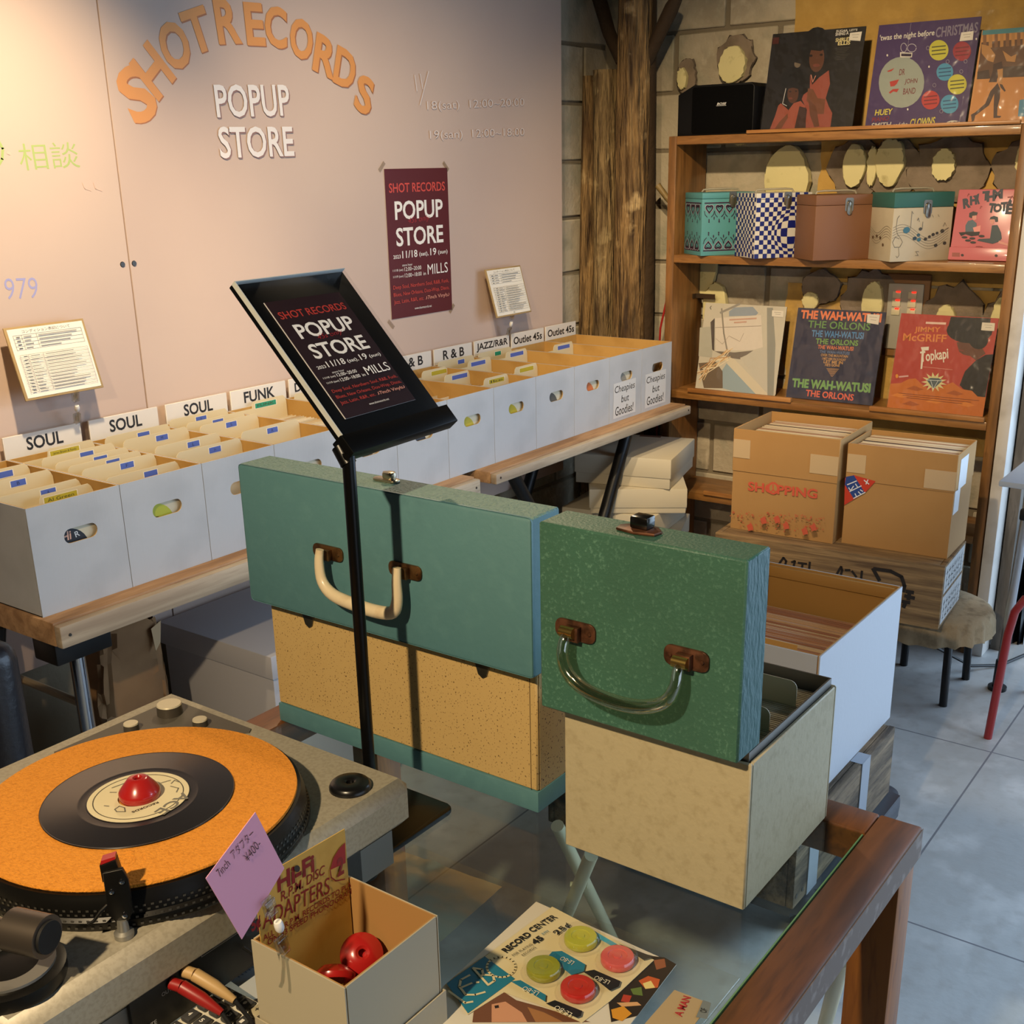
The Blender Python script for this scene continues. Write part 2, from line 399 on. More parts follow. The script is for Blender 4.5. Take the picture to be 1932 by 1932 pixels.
# ================================================================ pink boards with painted lettering
_bt = root('wall_board', (2.72, 2.44, .47), 'dusty pink painted board with arched yellow lettering above the record boxes', 'wall board')
MB().box(1.7785, 3.645, 2.44, 2.50, .47, 2.74, .001, 1).build('panel', MPINK, _bt)
ar = Art(px=BPX, dst=BDST)
g = lambda x, y: (x*.3623, y*.3623)
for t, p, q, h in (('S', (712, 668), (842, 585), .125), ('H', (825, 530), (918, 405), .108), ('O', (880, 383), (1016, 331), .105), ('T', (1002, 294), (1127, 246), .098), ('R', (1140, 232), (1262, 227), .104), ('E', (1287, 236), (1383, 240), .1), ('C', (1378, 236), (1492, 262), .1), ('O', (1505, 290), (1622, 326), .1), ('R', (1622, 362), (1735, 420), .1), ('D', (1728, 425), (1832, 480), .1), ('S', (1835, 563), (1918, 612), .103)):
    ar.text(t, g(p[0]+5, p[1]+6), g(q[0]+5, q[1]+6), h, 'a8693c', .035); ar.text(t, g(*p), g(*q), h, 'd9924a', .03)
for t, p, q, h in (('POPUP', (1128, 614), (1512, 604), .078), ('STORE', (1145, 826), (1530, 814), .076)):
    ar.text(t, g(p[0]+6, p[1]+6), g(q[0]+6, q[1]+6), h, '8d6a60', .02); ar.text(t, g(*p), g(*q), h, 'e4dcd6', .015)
ar.text('18(sat)  12:00~20:00', (805, 212), (988, 204), .031, 'e0d2ca', -.006); ar.text('19(san)  12:00~18:00', (810, 267), (988, 260), .031, 'e0d2ca', -.006)
ar.strokes([[(781, 142), (785, 172)], [(791, 140), (796, 168)], [(807, 135), (791, 198)]], .0035, 'e0d2ca')
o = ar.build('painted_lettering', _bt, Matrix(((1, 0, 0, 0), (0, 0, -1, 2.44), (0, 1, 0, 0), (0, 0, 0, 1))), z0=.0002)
o['label'] = 'arched yellow and white painted lettering with dates'
mb = MB(); mb.lathe([(0, .002), (.006, .002), (.007, 0)], 12, T=frame((1.79, 2.44, 1.38), (1, 0, 0), (0, 0, 1))); mb.build('screw', M('dark_steel', '4a4540', .4, .8), _bt)
_bt2 = root('wall_board', (.4, 2.44, .47), 'spotlit left pink board with faint green handwriting behind the first SOUL box', 'wall board')
MB().box(-1.4, 1.7755, 2.44, 2.50, .47, 2.74, .001, 1).build('panel', MPINK, _bt2)
ar = Art(px=BPX, dst=BDST)
ar.text('相談', (40, 322), (152, 316), .055, 'a3b366', -.004); ar.text('1979', (-4, 566), (73, 562), .045, 'a09cc6', -.008)
ar.stroke([(-2, 268), (5, 280), (4, 300), (-3, 312)], .006, 'a3b366'); ar.stroke([(14, 288), (19, 290)], .006, 'cdb4a0')
ar.strokes([[(155, 345), (160, 356), (172, 360)], [(176, 345), (180, 356), (192, 360)]], .0018, 'd9b59f')
ar.build('faint_handwriting', _bt2, Matrix(((1, 0, 0, 0), (0, 0, -1, 2.44), (0, 1, 0, 0), (0, 0, 0, 1))), z0=.0002)
mb = MB(); mb.lathe([(0, .002), (.006, .002), (.007, 0)], 12, T=frame((1.757, 2.44, 1.38), (1, 0, 0), (0, 0, 1))); mb.build('screw', M('dark_steel'), _bt2)

# ---- poster on the board
def poster_art(w, h, px, T, parent, name, base, dim=False, z0=.0003, border=True):
    a = Art(w, h, px); P4 = px
    if border: a.poly(P4, 'e6e0da')
    b = .02 if border else 0
    def uv(u, v):   # surface to px is not needed: draw in uv
        return (u*w, v*h)
    A2 = Art(w, h); A2.z = a.z; A2.items = a.items
    A2.rect(b*w, b*w, w-b*w, h-b*w, base)
    red, wh = ('d04a3c', 'f0ebe2') if not dim else ('b8392c', 'f4efe6')
    A2.text('SHOT RECORDS', uv(.06, .845), uv(.95, .845), .062*h, red, .012)
    A2.text('POPUP', uv(.13, .665), uv(.9, .665), .125*h, wh, .02)
    A2.text('45s only', uv(.33, .625), uv(.68, .64), .05*h, 'a8242a', -.01, .3)
    A2.text('STORE', uv(.13, .488), uv(.89, .488), .125*h, wh, .02)
    A2.text('2023', uv(.07, .408), uv(.185, .408), .025*h, wh); A2.text('11/18', uv(.21, .406), uv(.45, .406), .05*h, wh, .012)
    A2.text('(sat),', uv(.48, .402), uv(.63, .402), .036*h, wh); A2.text('19', uv(.66, .406), uv(.76, .406), .05*h, wh, .012); A2.text('(sun)', uv(.79, .402), uv(.95, .402), .036*h, wh)
    A2.text('store hour', uv(.2, .352), uv(.36, .352), .016*h, wh, 0)
    A2.text('11/18 (sat)', uv(.05, .318), uv(.21, .318), .02*h, wh, 0); A2.text('12:00~20:00', uv(.23, .318), uv(.5, .318), .027*h, wh, 0)
    A2.text('11/19 (sun)', uv(.05, .275), uv(.21, .275), .02*h, wh, 0); A2.text('12:00~18:00', uv(.23, .275), uv(.5, .275), .027*h, wh, 0)
    A2.text('in', uv(.53, .275), uv(.57, .275), .022*h, wh, 0); A2.text('MILLS', uv(.6, .275), uv(.94, .275), .072*h, wh, 0)
    for i, s in enumerate(('Deep Soul, Northern Soul, R&B, Funk,', 'Blues, New Orleans, Doo-Wop, Disco,')):
        A2.text(s, uv(.04, .195-.05*i), uv(.95, .195-.05*i), .034*h, red, 0)
    A2.text('Jazz, Latin, R&R, etc.', uv(.04, .095), uv(.52, .095), .034*h, red, 0); A2.text('♪7inch Vinyls♪', uv(.55, .095), uv(.95, .095), .034*h, 'e8a08a', 0)
    A2.text('www.shotrecords.net', uv(.36, .045), uv(.64, .045), .017*h, wh, 0)
    return A2.build(name, parent, T, z0=z0)
T = frame((2.699, 2.4385, 1.147), (1, 0, 0), (0, 0, 1))
po = root('poster', (2.85, 2.4385, 1.147), 'dark red poster with white lettering taped to the pink board', 'poster', T=T)
MB().box(0, .295, 0, .437, 0, .0006).build('paper', M('poster_paper', 'e6e0da', .5), po, world=False)
poster_art(.295, .437, [(0, 1), (1, 1), (1, 0), (0, 0)], None, po, 'printed_face', '570f10', z0=.0008, border=False)
for i, (x, y, a) in enumerate(((-.012, .44, 45), (.285, .445, -45), (-.008, -.01, -45), (.29, .0, 45))):
    m4 = MB().box(-.012, .022, -.006, .006, .0009, .0012); m4.xf(Matrix.Translation((x, y, 0)) @ Matrix.Rotation(radians(a), 4, 'Z')); m4.build('tape', film('tape_film', .12, .3, tint=(.9, .87, .8, 1)), po, world=False)

# ---- acrylic clips and price-list clipboards
MCLR = film('clear_acrylic', .22, .05, tint=(.93, .95, .94, 1))
MWPL = M('white_plastic', 'e9e7e2', .35)
def clip_shapes(r, pts, s=1.0):
    """jaw, ball joint, jaw down a chain of points (bottom to top)"""
    (b, m, t) = [Vector(p) for p in pts]
    up = (t-b).normalized(); sd = Vector((1, 0, 0)); sd = (sd-up*sd.dot(up)).normalized(); nn = sd.cross(up)
    def fr(p): return Matrix(((sd.x, up.x, nn.x, p.x), (sd.y, up.y, nn.y, p.y), (sd.z, up.z, nn.z, p.z), (0, 0, 0, 1)))
    for nm, p in (('lower_jaw', b+(m-b)*.45), ('upper_jaw', m+(t-m)*.55)):
        mb = MB(); mb.box(-.008*s, .008*s, -.013*s, .013*s, .002*s, .005*s, .001).box(-.008*s, .008*s, -.013*s, .013*s, -.005*s, -.002*s, .001).box(-.003*s, .003*s, -.006*s, .006*s, -.003*s, .003*s)
        mb.prism([(-.008*s, .011*s), (-.004*s, .019*s), (.004*s, .019*s), (.008*s, .011*s)], .002*s, .006*s); mb.xf(fr(p)); mb.build(nm, MCLR, r)
    mb = MB(); mb.lathe([(0, -.008*s), (.005*s, -.008*s), (.006*s, -.004*s), (.006*s, .004*s), (.004*s, .008*s), (0, .008*s)], 12, T=fr(m) @ Matrix.Rotation(pi/2, 4, 'X')); mb.build('ball_joint', MWPL, r)
def list_art(a, w, h):
    a.text('コンディション表記について', (.2*w, .9*h), (.8*w, .9*h), .045*h, '4a4640', 0)
    for y0, n in ((.68, 4), (.10, 11)):
        hh = .046*h if n > 4 else .05*h
        for i in range(n+1): a.stroke([(.08*w, y0*h+i*hh), (.93*w, y0*h+i*hh)], .0006, '77726a')
        for x in (.08, .18, .36, .93): a.stroke([(x*w, y0*h), (x*w, y0*h+n*hh)], .0006, '77726a')
        for i in range(n):
            r2 = random.Random(i*7+n); a.stroke([(.2*w, y0*h+(i+.45)*hh), ((.26+.08*r2.random())*w, y0*h+(i+.45)*hh)], .0018, '8a857c'); a.stroke([(.38*w, y0*h+(i+.45)*hh), ((.6+.28*r2.random())*w, y0*h+(i+.45)*hh)], .0018, '8f8a80'); a.stroke([(.11*w, y0*h+(i+.45)*hh), (.15*w, y0*h+(i+.45)*hh)], .002, '55514a')
for cx, zb, lab, lx in ((1.508, 1.116, 'tan clipboard with white price list above the first SOUL card', 1.545), (3.235, 1.108, 'tan clipboard with white price list above the Outlet 45s cards', 3.245)):
    T = frame((cx-.1, 2.362, zb), (1, 0, 0), (0, .045, .155))
    cb = root('clipboard', None, lab, 'clipboard', 'price list clipboards', T=T)
    MB().box(0, .2, 0, .162, -.004, 0, .001).build('board', M('kraft_board', 'a58a5c', .75, noise=[(20, '947a4e', .5, .8)]), cb, world=False)
    MB().box(.006, .194, .005, .157, .0003, .0009).build('paper', M('list_paper', 'e3ddd0', .7), cb, world=False)
    a = Art(.2, .162); list_art(a, .2, .162); a.build('printed_list', cb, z0=.001)
    cl = root('card_clip', (lx, 2.385, 1.03), 'clear acrylic swivel clip holding up '+('the clipboard over the SOUL card' if cx < 2 else 'the clipboard over the Outlet 45s card'), 'clip')
    clip_shapes(cl, [(lx+.01, 2.41, 1.028), (lx, 2.385, 1.075), (lx-.012, 2.366, 1.128)])

# ================================================================ rough timber posts in the corner
MLOG = M('weathered_log', '9a7a4c', .8, wood=('3a2712', (9, 9, .9), 5), noise=[(11, 'bfa272', .6, .72), (5, '5a4020', .52, .72)], bump=(9, 1, .04, (6, 6, .7)))
MLOG2 = M('grey_log', 'a58a5c', .8, wood=('4a3519', (9, 9, .9), 5), noise=[(12, 'c2aa78', .6, .72), (6, '6a5433', .52, .72)], bump=(10, 1, .04, (6, 6, .7)))
MBRK = M('dark_bark', '3a2a17', .9, bump=(16, .8, .02))
def log(mb, x, y, z0, z1, rx, ry, seed, n=16, seg=18, half=None):
    rr = random.Random(seed); rings = []
    ph = [rr.uniform(0, 6) for _ in range(6)]
    for i in range(n+1):
        z = z0+(z1-z0)*i/n; ring = []
        for k in range(seg):
            t = 2*pi*k/seg; f = 1+.05*sin(2*t+ph[0]+z*1.7)+.035*sin(3*t+ph[1]-z*2.3)+.03*sin(5*t+ph[2]+z*6)+rr.uniform(-.012, .012)
            ring.append(mb.bm.verts.new((x+rx*f*cos(t)+.006*sin(z*3+ph[3]), y+ry*f*sin(t)+.006*cos(z*2.4+ph[4]), z)))
        rings.append(ring)
    fs = []
    for A, B in zip(rings, rings[1:]):
        for k in range(seg): fs.append(mb.bm.faces.new((A[k], A[(k+1) % seg], B[(k+1) % seg], B[k])))
    fs += [mb.bm.faces.new(rings[0][::-1]), mb.bm.faces.new(rings[-1])]; mb._tag(fs)
tr = root('timber_post', (3.86, 2.29, 0), 'tall rough round timber post with lopped branches standing in the corner', 'post')
mb = MB(); log(mb, 3.86, 2.277, 0, 2.74, .064, .062, 5, 40); mb.build('trunk', MLOG, tr, ang=60, smooth=True)
mb = MB(); mb.tube([(3.87, 2.235, 1.92), (3.865, 2.19, 1.99), (3.86, 2.13, 2.085), (3.86, 2.11, 2.115)], [.024, .024, .025, .02], 12); mb.build('branch', MBRK, tr, ang=60, smooth=True)
mb = MB(); mb.tube([(3.87, 2.335, 1.93), (3.875, 2.39, 2.03), (3.885, 2.44, 2.15), (3.89, 2.47, 2.25)], [.02, .024, .026, .026], 12); mb.build('branch', MBRK, tr, ang=60, smooth=True)
mb = MB(); log(mb, 3.90, 2.238, 0, 2.2, .035, .026, 9, 18, 12); mb.build('bark_strip', MBRK, tr, ang=60, smooth=True)
t2 = root('split_log', (3.86, 2.42, 0), 'shorter split log with a deep groove leaning left of the tall timber post', 'log')
mb = MB(); log(mb, 3.865, 2.395, 0, 1.905, .055, .042, 15, 30, 16); mb.build('front_half', MLOG2, t2, ang=60, smooth=True)
mb = MB(); log(mb, 3.885, 2.474, 0, 1.89, .05, .03, 17, 30, 14); mb.build('rear_half', MLOG, t2, ang=60, smooth=True)
br = root('branch', (3.93, 2.13, 0), 'thin peeled branch with a forked top between timber post and shelf', 'branch')
mb = MB(); mb.tube([(3.90, 2.165, 0), (3.91, 2.15, .6), (3.93, 2.148, 1.0), (3.935, 2.15, 1.2), (3.94, 2.148, 1.3), (3.945, 2.138, 1.42), (3.945, 2.135, 1.475)], [.015, .014, .014, .012, .013, .012, .011], 10); mb.build('stem', M('pale_branch', '8a7448', .55, noise=[(16, '5d4a2a', .45, .7)], bump=(25, .6, .01)), br, ang=60, smooth=True)
mb = MB(); mb.tube([(3.945, 2.137, 1.43), (3.93, 2.17, 1.465), (3.92, 2.205, 1.51)], [.012, .011, .012], 9); mb.build('fork', M('pale_branch'), br, ang=60, smooth=True)
mb = MB(); mb.tube([(3.86, 2.108, 1.36), (3.87, 2.12, 1.22), (3.88, 2.135, 1.1), (3.885, 2.16, 1.0), (3.89, 2.17, .8), (3.9, 2.17, .3), (3.9, 2.17, .02)], .004, 7)
tag(mb.build('cable', M('red_cable', '9c1a18', .45)), 'thin red cable running down beside the forked branch', 'cable')
# switch plate on the back wall
sw = root('switch_plate', (4.045, 1.30, 1.09), 'grey wall switch panel with two columns of lit switches behind the records', 'switch')
MB().box(4.028, 4.0455, 1.22, 1.365, .94, 1.215, .002).build('backing_board', M('backing_wood', '8a6238', .6), sw)
MB().box(4.02, 4.03, 1.237, 1.357, .965, 1.185, .004).build('plate', M('grey_plate', 'a9a496', .45), sw)
for i in range(3):
    for y in (1.325, 1.272):
        s_ = MB().box(4.016, 4.021, y-.014, y+.014, 1.08+.028*i, 1.103+.028*i, .001).build('switch', M('ivory_switch', 'cfc7a8', .4), sw)
        MB().box(4.0135, 4.017, y-.012, y+.002, 1.1+.028*i, 1.104+.028*i).build('pilot_lamp', M('red_pilot', 'ff2a1a', .4, emit=('ff2010', 3)), s_)
# ================================================================ folding tables with pine tops
MPINE = M('pine_wood', 'b08a62', .6, wood=('82603f', (1, 9, 9), 3), bump=(40, .1, .004, (.5, 6, 6)))
MPINEF = M('pine_planed', 'b8a68c', .6, wood=('94816a', (1, 8, 14), 2.4))
MBLK = M('black_metal', '121212', .45, .3)
MCHR = M('chrome', 'b8bcc4', .15, 1)
def folding_table(x0, x1, y0, y1, zt, th, lab, legs):
    t = root('folding_table', ((x0+x1)/2, (y0+y1)/2, 0), lab, 'table', 'pine topped folding tables')
    MB().box(x0, x1, y0+.022, y1, zt-th, zt, .003).build('tabletop', MPINE, t)
    MB().box(x0, x1, y0, y0+.0215, zt-th, zt-.004, .004).build('front_batten', MPINEF, t)
    for x in (x0+.02, x1-.02):
        mb = MB()
        mb.lathe([(0, .0015), (.003, .0015), (.0035, 0)], 8, T=frame((x, y0, zt-th/2), (1, 0, 0), (0, 0, 1))); mb.build('screw', M('dark_steel'), t)
    legs(t); return t
def legs_l(t):
    MB().box(1.17, 1.30, 2.0, 2.08, .655, .72, .004).build('hinge_bracket', MBLK, t)
    for x, y in ((1.245, 2.05), (1.245, 2.36), (2.36, 2.05), (2.36, 2.36)):
        mb = MB(); mb.tube([(x, y, 0), (x, y, .66)], .0165, 16); mb.build('leg', MCHR, t)
    mb = MB(); mb.tube([(1.165, 2.2, .70), (1.14, 2.2, .58), (1.135, 2.2, .36)], .02, 10); mb.build('brace', MBLK, t)
    mb = MB(); mb.tube([(1.245, 2.05, .53), (1.245, 2.36, .53)], .009, 8); mb.build('rail', M('tan_rail', '8a7a60', .5), t)
folding_table(1.148, 2.475, 1.935, 2.425, .766, .05, 'left pine table with chrome legs carrying the SOUL to R&B boxes', legs_l)
def legs_r(t):
    for y in (2.02, 2.36):
        mb = MB(); mb.tube([(3.43, y, .735), (3.02, y, 0)], (.021), 10); mb.build('leg', MBLK, t)
        mb = MB(); mb.tube([(2.72, y, .735), (3.24, y, 0)], (.021), 10); mb.build('leg', MBLK, t)
    mb = MB(); mb.tube([(3.11, 2.02, .16), (3.11, 2.36, .16)], .012, 8); mb.build('rail', MBLK, t)
folding_table(2.535, 3.70, 1.925, 2.425, .766, .034, 'right pine table with black crossed legs carrying the Outlet 45s boxes', legs_r)

# ================================================================ record boxes
MBOXW = M('box_white_card', 'b0b2b5', .65, noise=[(9, 'a4a6a9', .45, .75)], bump=(14, .12, .004, (10, 10, .25)))
MKRAFT = M('box_kraft_inside', 'b8904f', .8, noise=[(12, 'a9803f', .45, .75)])
MCARD = M('divider_card', 'cfc09c', .75)
MSLV = M('paper_sleeve', 'c9b796', .8)
SX = [1.155+.2107*k for k in range(13)]
BZ0, BZ1, BY0, BY1 = .7662, .987, 2.0, 2.405
NAMES = ['first white record box at the left end of the row', 'white record box in front of the first SOUL card', 'white record box in front of the second SOUL card', 'white record box in front of the third SOUL card', 'white record box in front of the FUNK card', 'white record box in front of the DISCO card', 'white record box right of the DISCO box, partly behind the sign', 'white record box in front of the first R&B card', 'white record box in front of the second R&B card', 'white record box in front of the JAZZ/R&R card', 'white Cheapies but Goodies box second from the right end of the row', 'white Cheapies but Goodies box at the right end of the row']
def carton(r, x0, x1, y0, y1, z0, z1, th=.004, hole=None, out=MBOXW, inn=MKRAFT, name='carton'):
    """open carton: outer and inner shells, optional slot in its -y face"""
    mb = MB()
    def slab(a0, a1, b0, b1): mb.box(a0, a1, b0, b1, z0, z1)
    half = th/2
    for m_, o_ in ((0, 0), (1, half)):
        mb.m = m_
        slab(x0+o_, x0+o_+half, y0+th, y1-o_); slab(x1-o_-half, x1-o_, y0+th, y1-o_); slab(x0+th, x1-th, y1-o_-half, y1-o_)
        mb.box(x0+o_, x1-o_, y0+th, y1-o_, z0+o_, z0+o_+half)
        W, Hh = x1-x0-2*o_, z1-z0
        T = frame((x0+o_, y0+o_, z0), (1, 0, 0), (0, 0, 1))
        if hole: mb.plate_hole([(0, 0), (W, 0), (W, Hh), (0, Hh)], [(hx-o_, hz) for hx, hz in hole], half, T)
        else: mb.box(x0+o_, x1-o_, y0+o_, y0+o_+half, z0, z1)
    return mb.build(name, [out, inn], r)
HOLE = rrect(.071, .147, .1305, .16, .0145)
BOXES = []
for k in range(12):
    x0, x1 = SX[k]+.0008, SX[k+1]-.0008
    b = root('record_box', ((x0+x1)/2, (BY0+BY1)/2, BZ0), NAMES[k], 'box', 'white record boxes on the pine tables')
    carton(b, x0, x1, BY0, BY1, BZ0, BZ1, hole=HOLE); BOXES.append(b)
    if k >= 10:
        pl = root('tmp', (x0+.025, BY0-.0005, BZ0+.012), None, None)
        T = frame((x0+.025, BY0-.0004, BZ0+.012), (1, 0, 0), (0, 0, 1)); bpy.data.objects.remove(pl)
        a = Art(.145, .108); a.rect(0, 0, .145, .118, 'c9c8c6', .7)
        for s_, y, u0, u1, h_ in (('Cheapies', .078, .008, .138, .030), ('but', .048, .05, .1, .024), ('Goodies!', .008, .012, .13, .030)): a.text(s_, (u0, y), (u1, y), h_, '2a2826', .004, .12)
        o = a.build('paper_label', b, T); o['label'] = 'white paper label lettered Cheapies but Goodies!'
# genre cards standing up behind the boxes
MLAB = M('genre_card', 'd9d3cb', .6, bump=(5, .25, .02))
LTX = {1: 'SOUL', 2: 'SOUL', 3: 'SOUL', 4: 'FUNK', 5: 'DISCO', 6: '', 7: 'R & B', 8: 'R & B', 9: 'JAZZ/R&R', 10: 'Outlet 45s', 11: 'Outlet 45s'}
LLB = {1: 'white SOUL genre card leftmost of three, holding a clip', 2: 'white SOUL genre card in the middle of three', 3: 'white SOUL genre card next to the FUNK card', 4: 'white genre card lettered FUNK', 5: 'white genre card lettered DISCO, half behind the black sign', 6: 'white genre card hidden mostly behind the black sign', 7: 'white R & B genre card right beside the black sign', 8: 'white R & B genre card next to the JAZZ/R&R card', 9: 'white genre card lettered JAZZ/R&R', 10: 'white Outlet 45s genre card with a clip on it', 11: 'white Outlet 45s genre card rightmost of all'}
for k in range(1, 12):
    off = .004 if k == 1 else .014 if k == 2 else .026
    x0 = SX[k]+off; W = .198
    g_ = root('genre_card', (x0+W/2, 2.4185, .80), LLB[k], 'card', 'genre cards behind the record boxes')
    MB().box(x0, x0+W, 2.416, 2.421, BZ0+.0005, 1.034, .0008, 1).build('card', MLAB, g_)
    s_ = LTX[k]
    if s_:
        a = Art(W, .05); wd = {'SOUL': (.055, .148), 'FUNK': (.045, .155), 'DISCO': (.02, .13), 'R & B': (.045, .155), 'JAZZ/R&R': (.012, .188), 'Outlet 45s': (.012, .185)}[s_]
        a.text(s_, (wd[0], .0), (wd[1], .0), .03 if s_ in ('SOUL', 'FUNK', 'R & B', 'JAZZ/R&R') else .026, '1c1918', .022)
        a.build('printed_word', g_, frame((x0, 2.416, .9955), (1, 0, 0), (0, 0, 1)))
# divider cards with coloured tabs: (box, y, top z, tab x fraction, colour, text, wide)
DIV = []
def divider(k, y, zt, fx, col, txt, lab, wide=False, left=.03, right=.03, cardw=None):
    x0, x1 = SX[k]+.008, SX[k+1]-.008
    d = root('divider_card', ((x0+x1)/2, y, BZ0+.01), lab, 'divider', 'divider cards in the record boxes')
    T = frame((x0, y, BZ0+.006), (1, 0, 0), (0, .03, 1)); W = x1-x0; hh = zt-BZ0-.006
    mb = MB(); pts = [(0, 0), (W, 0), (W, hh-.02)]
    r0, r1 = (W*fx, W-.004)
    tw0 = 0.004 if not wide else W*.36
    pts = [(0, 0), (W, 0), (W, hh-.016), (W-.004, hh-.006), (W-.01, hh), (tw0+.01, hh), (tw0+.003, hh-.006), (tw0, hh-.018), (0, hh-.018)]
    mb.prism(pts, -.0006, .0006, T); mb.build('card', MCARD, d)
    a = Art(W, hh); tw = .075 if wide else .034; tx = W*fx
    a.rect(tx-.002, hh-.021, tx+tw+.002, hh-.006, 'e6e0cf'); a.rect(tx, hh-.020, tx+tw, hh-.007, col)
    if txt: a.text(txt, (tx+tw*.1 if wide else tx+tw*.4, hh-.017), (tx+tw*.9 if wide else tx+tw*.58, hh-.017), .007, '27315a' if col == BLU else '3a3a18', 0)
    a.build('tab_label', d, T, z0=.0008)
BLU, YLW, GRN = '4a62b4', 'b3a428', '1f8a6a'
bl = lambda k, n: '%s card with a blue tab, %s in the %s' % ('manila', n, ['leftmost box', 'first SOUL box', 'second SOUL box', 'third SOUL box'][k])
divider(0, 2.30, .996, .62, BLU, '', bl(0, 'rearmost'))
divider(0, 2.215, .994, .50, BLU, 'B', bl(0, 'middle'))
divider(0, 2.115, .988, .52, BLU, 'A', bl(0, 'nearest')); divider(0, 2.075, .983, .42, YLW, 'Al Green', 'manila divider with a wide yellow tab, nearest in the leftmost box', True)
divider(1, 2.365, 1.0, .40, YLW, 'James Brown & Family', 'manila divider with a wide yellow tab below the first SOUL card', True)
for n, (y, zt, tx) in enumerate(((2.285, 1.002, ''), (2.235, .998, ''), (2.19, .996, ''), (2.14, .996, 'F'))): divider(1, y, zt, .52, BLU, tx, bl(1, ('rearmost', 'second from the rear', 'third from the rear', 'fourth from the rear')[n]))
divider(1, 2.06, .988, .52, BLU, '', bl(1, 'nearest'))
for n, (y, zt, tx) in enumerate(((2.355, 1.0, ''), (2.285, 1.001, 'M'), (2.17, .999, 'L'), (2.095, .995, 'Jo'))): divider(2, y, zt, .5, BLU, tx, bl(2, ('rearmost', 'second from the rear', 'third from the rear', 'nearest')[n]))
for n, (y, zt, tx) in enumerate(((2.385, 1.0, 'W'), (2.32, .999, ''), (2.27, .998, 'S'), (2.12, 1.0, 'R'))): divider(3, y, zt, .45, BLU, tx, bl(3, ('rearmost', 'second from the rear', 'third from the rear', 'nearest')[n]))
divider(4, 2.39, 1.0, .42, GRN, 'FUNK', 'manila divider card with a green FUNK tab in the FUNK box', True)
divider(5, 2.38, .998, .45, BLU, '', 'manila divider card with a blue tab in the DISCO box')
divider(7, 2.33, .994, .6, YLW, '', 'manila divider with a yellow tab, rearmost in the first R&B box', True); divider(7, 2.09, .992, .5, YLW, 'Ike', 'manila divider with a yellow tab, nearest in the first R&B box', True)
divider(7, 2.24, .99, .55, BLU, '', 'manila divider with a blue tab in the first R&B box', True)
divider(8, 2.385, .998, .55, BLU, '', 'manila divider with a blue tab, rearmost in the second R&B box'); divider(8, 2.315, .998, .45, BLU, '', 'manila divider with a blue tab, middle of the second R&B box', True); divider(8, 2.13, .992, .5, YLW, '', 'manila divider with a pale tab, nearest in the second R&B box', True)
divider(9, 2.385, .998, .5, GRN, '', 'manila divider card with a green tab in the JAZZ/R&R box'); divider(9, 2.32, .998, .5, BLU, '', 'manila divider card with a blue tab in the JAZZ/R&R box', True)
divider(10, 2.27, .998, .5, BLU, '', 'manila divider card with a blue tab in the left Cheapies but Goodies box', True)
# paper sleeved singles: one mesh shared by all
SLVC = ['cfc3a6', 'c4b08a', 'd6cdb8', 'b99f7a', 'c9b48f', 'bfb39c']
SLV = {}
def sleeve_mesh(i, w=.178, h=.178, th=.0022):
    k = (i, w, h)
    if k not in SLV:
        o = MB().box(-w/2, w/2, -th/2, th/2, 0, h, .0006, 1).build('record_sleeve', M('sleeve_'+SLVC[i], SLVC[i], .75)); SLV[k] = o.data; bpy.data.objects.remove(o)
    return SLV[k]
def sleeve(loc, lab, grp, i, rz=0, lean=0, mesh=None):
    o = bpy.data.objects.new('record_sleeve', mesh or sleeve_mesh(i)); COL.objects.link(o)
    o.location = loc; o.rotation_euler = (lean, 0, rz); return tag(o, lab, 'record', grp)
rr = random.Random(5)
where = ['leftmost box', 'first SOUL box', 'second SOUL box', 'third SOUL box', 'FUNK box', 'DISCO box', 'box behind the sign', 'first R&B box', 'second R&B box', 'JAZZ/R&R box', 'left Cheapies but Goodies box', 'rightmost Cheapies but Goodies box']
for k in range(12):
    n = 26 if k == 4 else 9
    for j in range(n):
        y = 2.02+(.345/n)*(j+.4)
        sleeve(((SX[k]+SX[k+1])/2+rr.uniform(-.005, .005), y, BZ0+.0056), 'paper sleeved single filed in the '+where[k], 'singles filed in the '+where[k], rr.randrange(6), 0, -.03)
# singles facing out through the hand holes
def front_single(k, col, txt=None):
    cx = (SX[k]+SX[k+1])/2
    s_ = root('record_single', (cx-.02, 2.0125, BZ0+.005), 'single with %s label in the hand hole of the %s' % (col[1], where[k]), 'record', 'singles facing out through the hand holes')
    MB().box(cx-.1+.01, cx+.075, 2.0105, 2.0135, BZ0+.0045, BZ0+.183).build('sleeve', M('sleeve_cfc3a6'), s_)
    a = Art(.1, .1); a.disc((0, 0), .046, .046, col[0], 30); a.disc((0, 0), .019, .019, '2c2a28', 20)
    if txt: a.text(txt, (-.012, .022), (.01, .024), .018, 'd8a58c', .02, .15); a.text('R', (.018, .024), (.028, .026), .012, 'cfd0d0', .01)
    a.build('label', s_, frame((cx-.02, 2.0104, BZ0+.112), (1, 0, 0), (0, 0, 1)))
front_single(0, ('1d1c22', 'black'), 'Hi'); front_single(1, ('b3b42a', 'yellow green')); front_single(5, ('2c3038', 'dark')); front_single(6, ('b8a628', 'yellow')); front_single(7, ('b5a11f', 'mustard')); front_single(8, ('57554e', 'grey')); front_single(9, ('c9703f', 'orange')); front_single(10, ('8c8a80', 'pale grey')); front_single(3, ('9fb6d8', 'blue')); front_single(4, ('3a3a3c', 'black'))

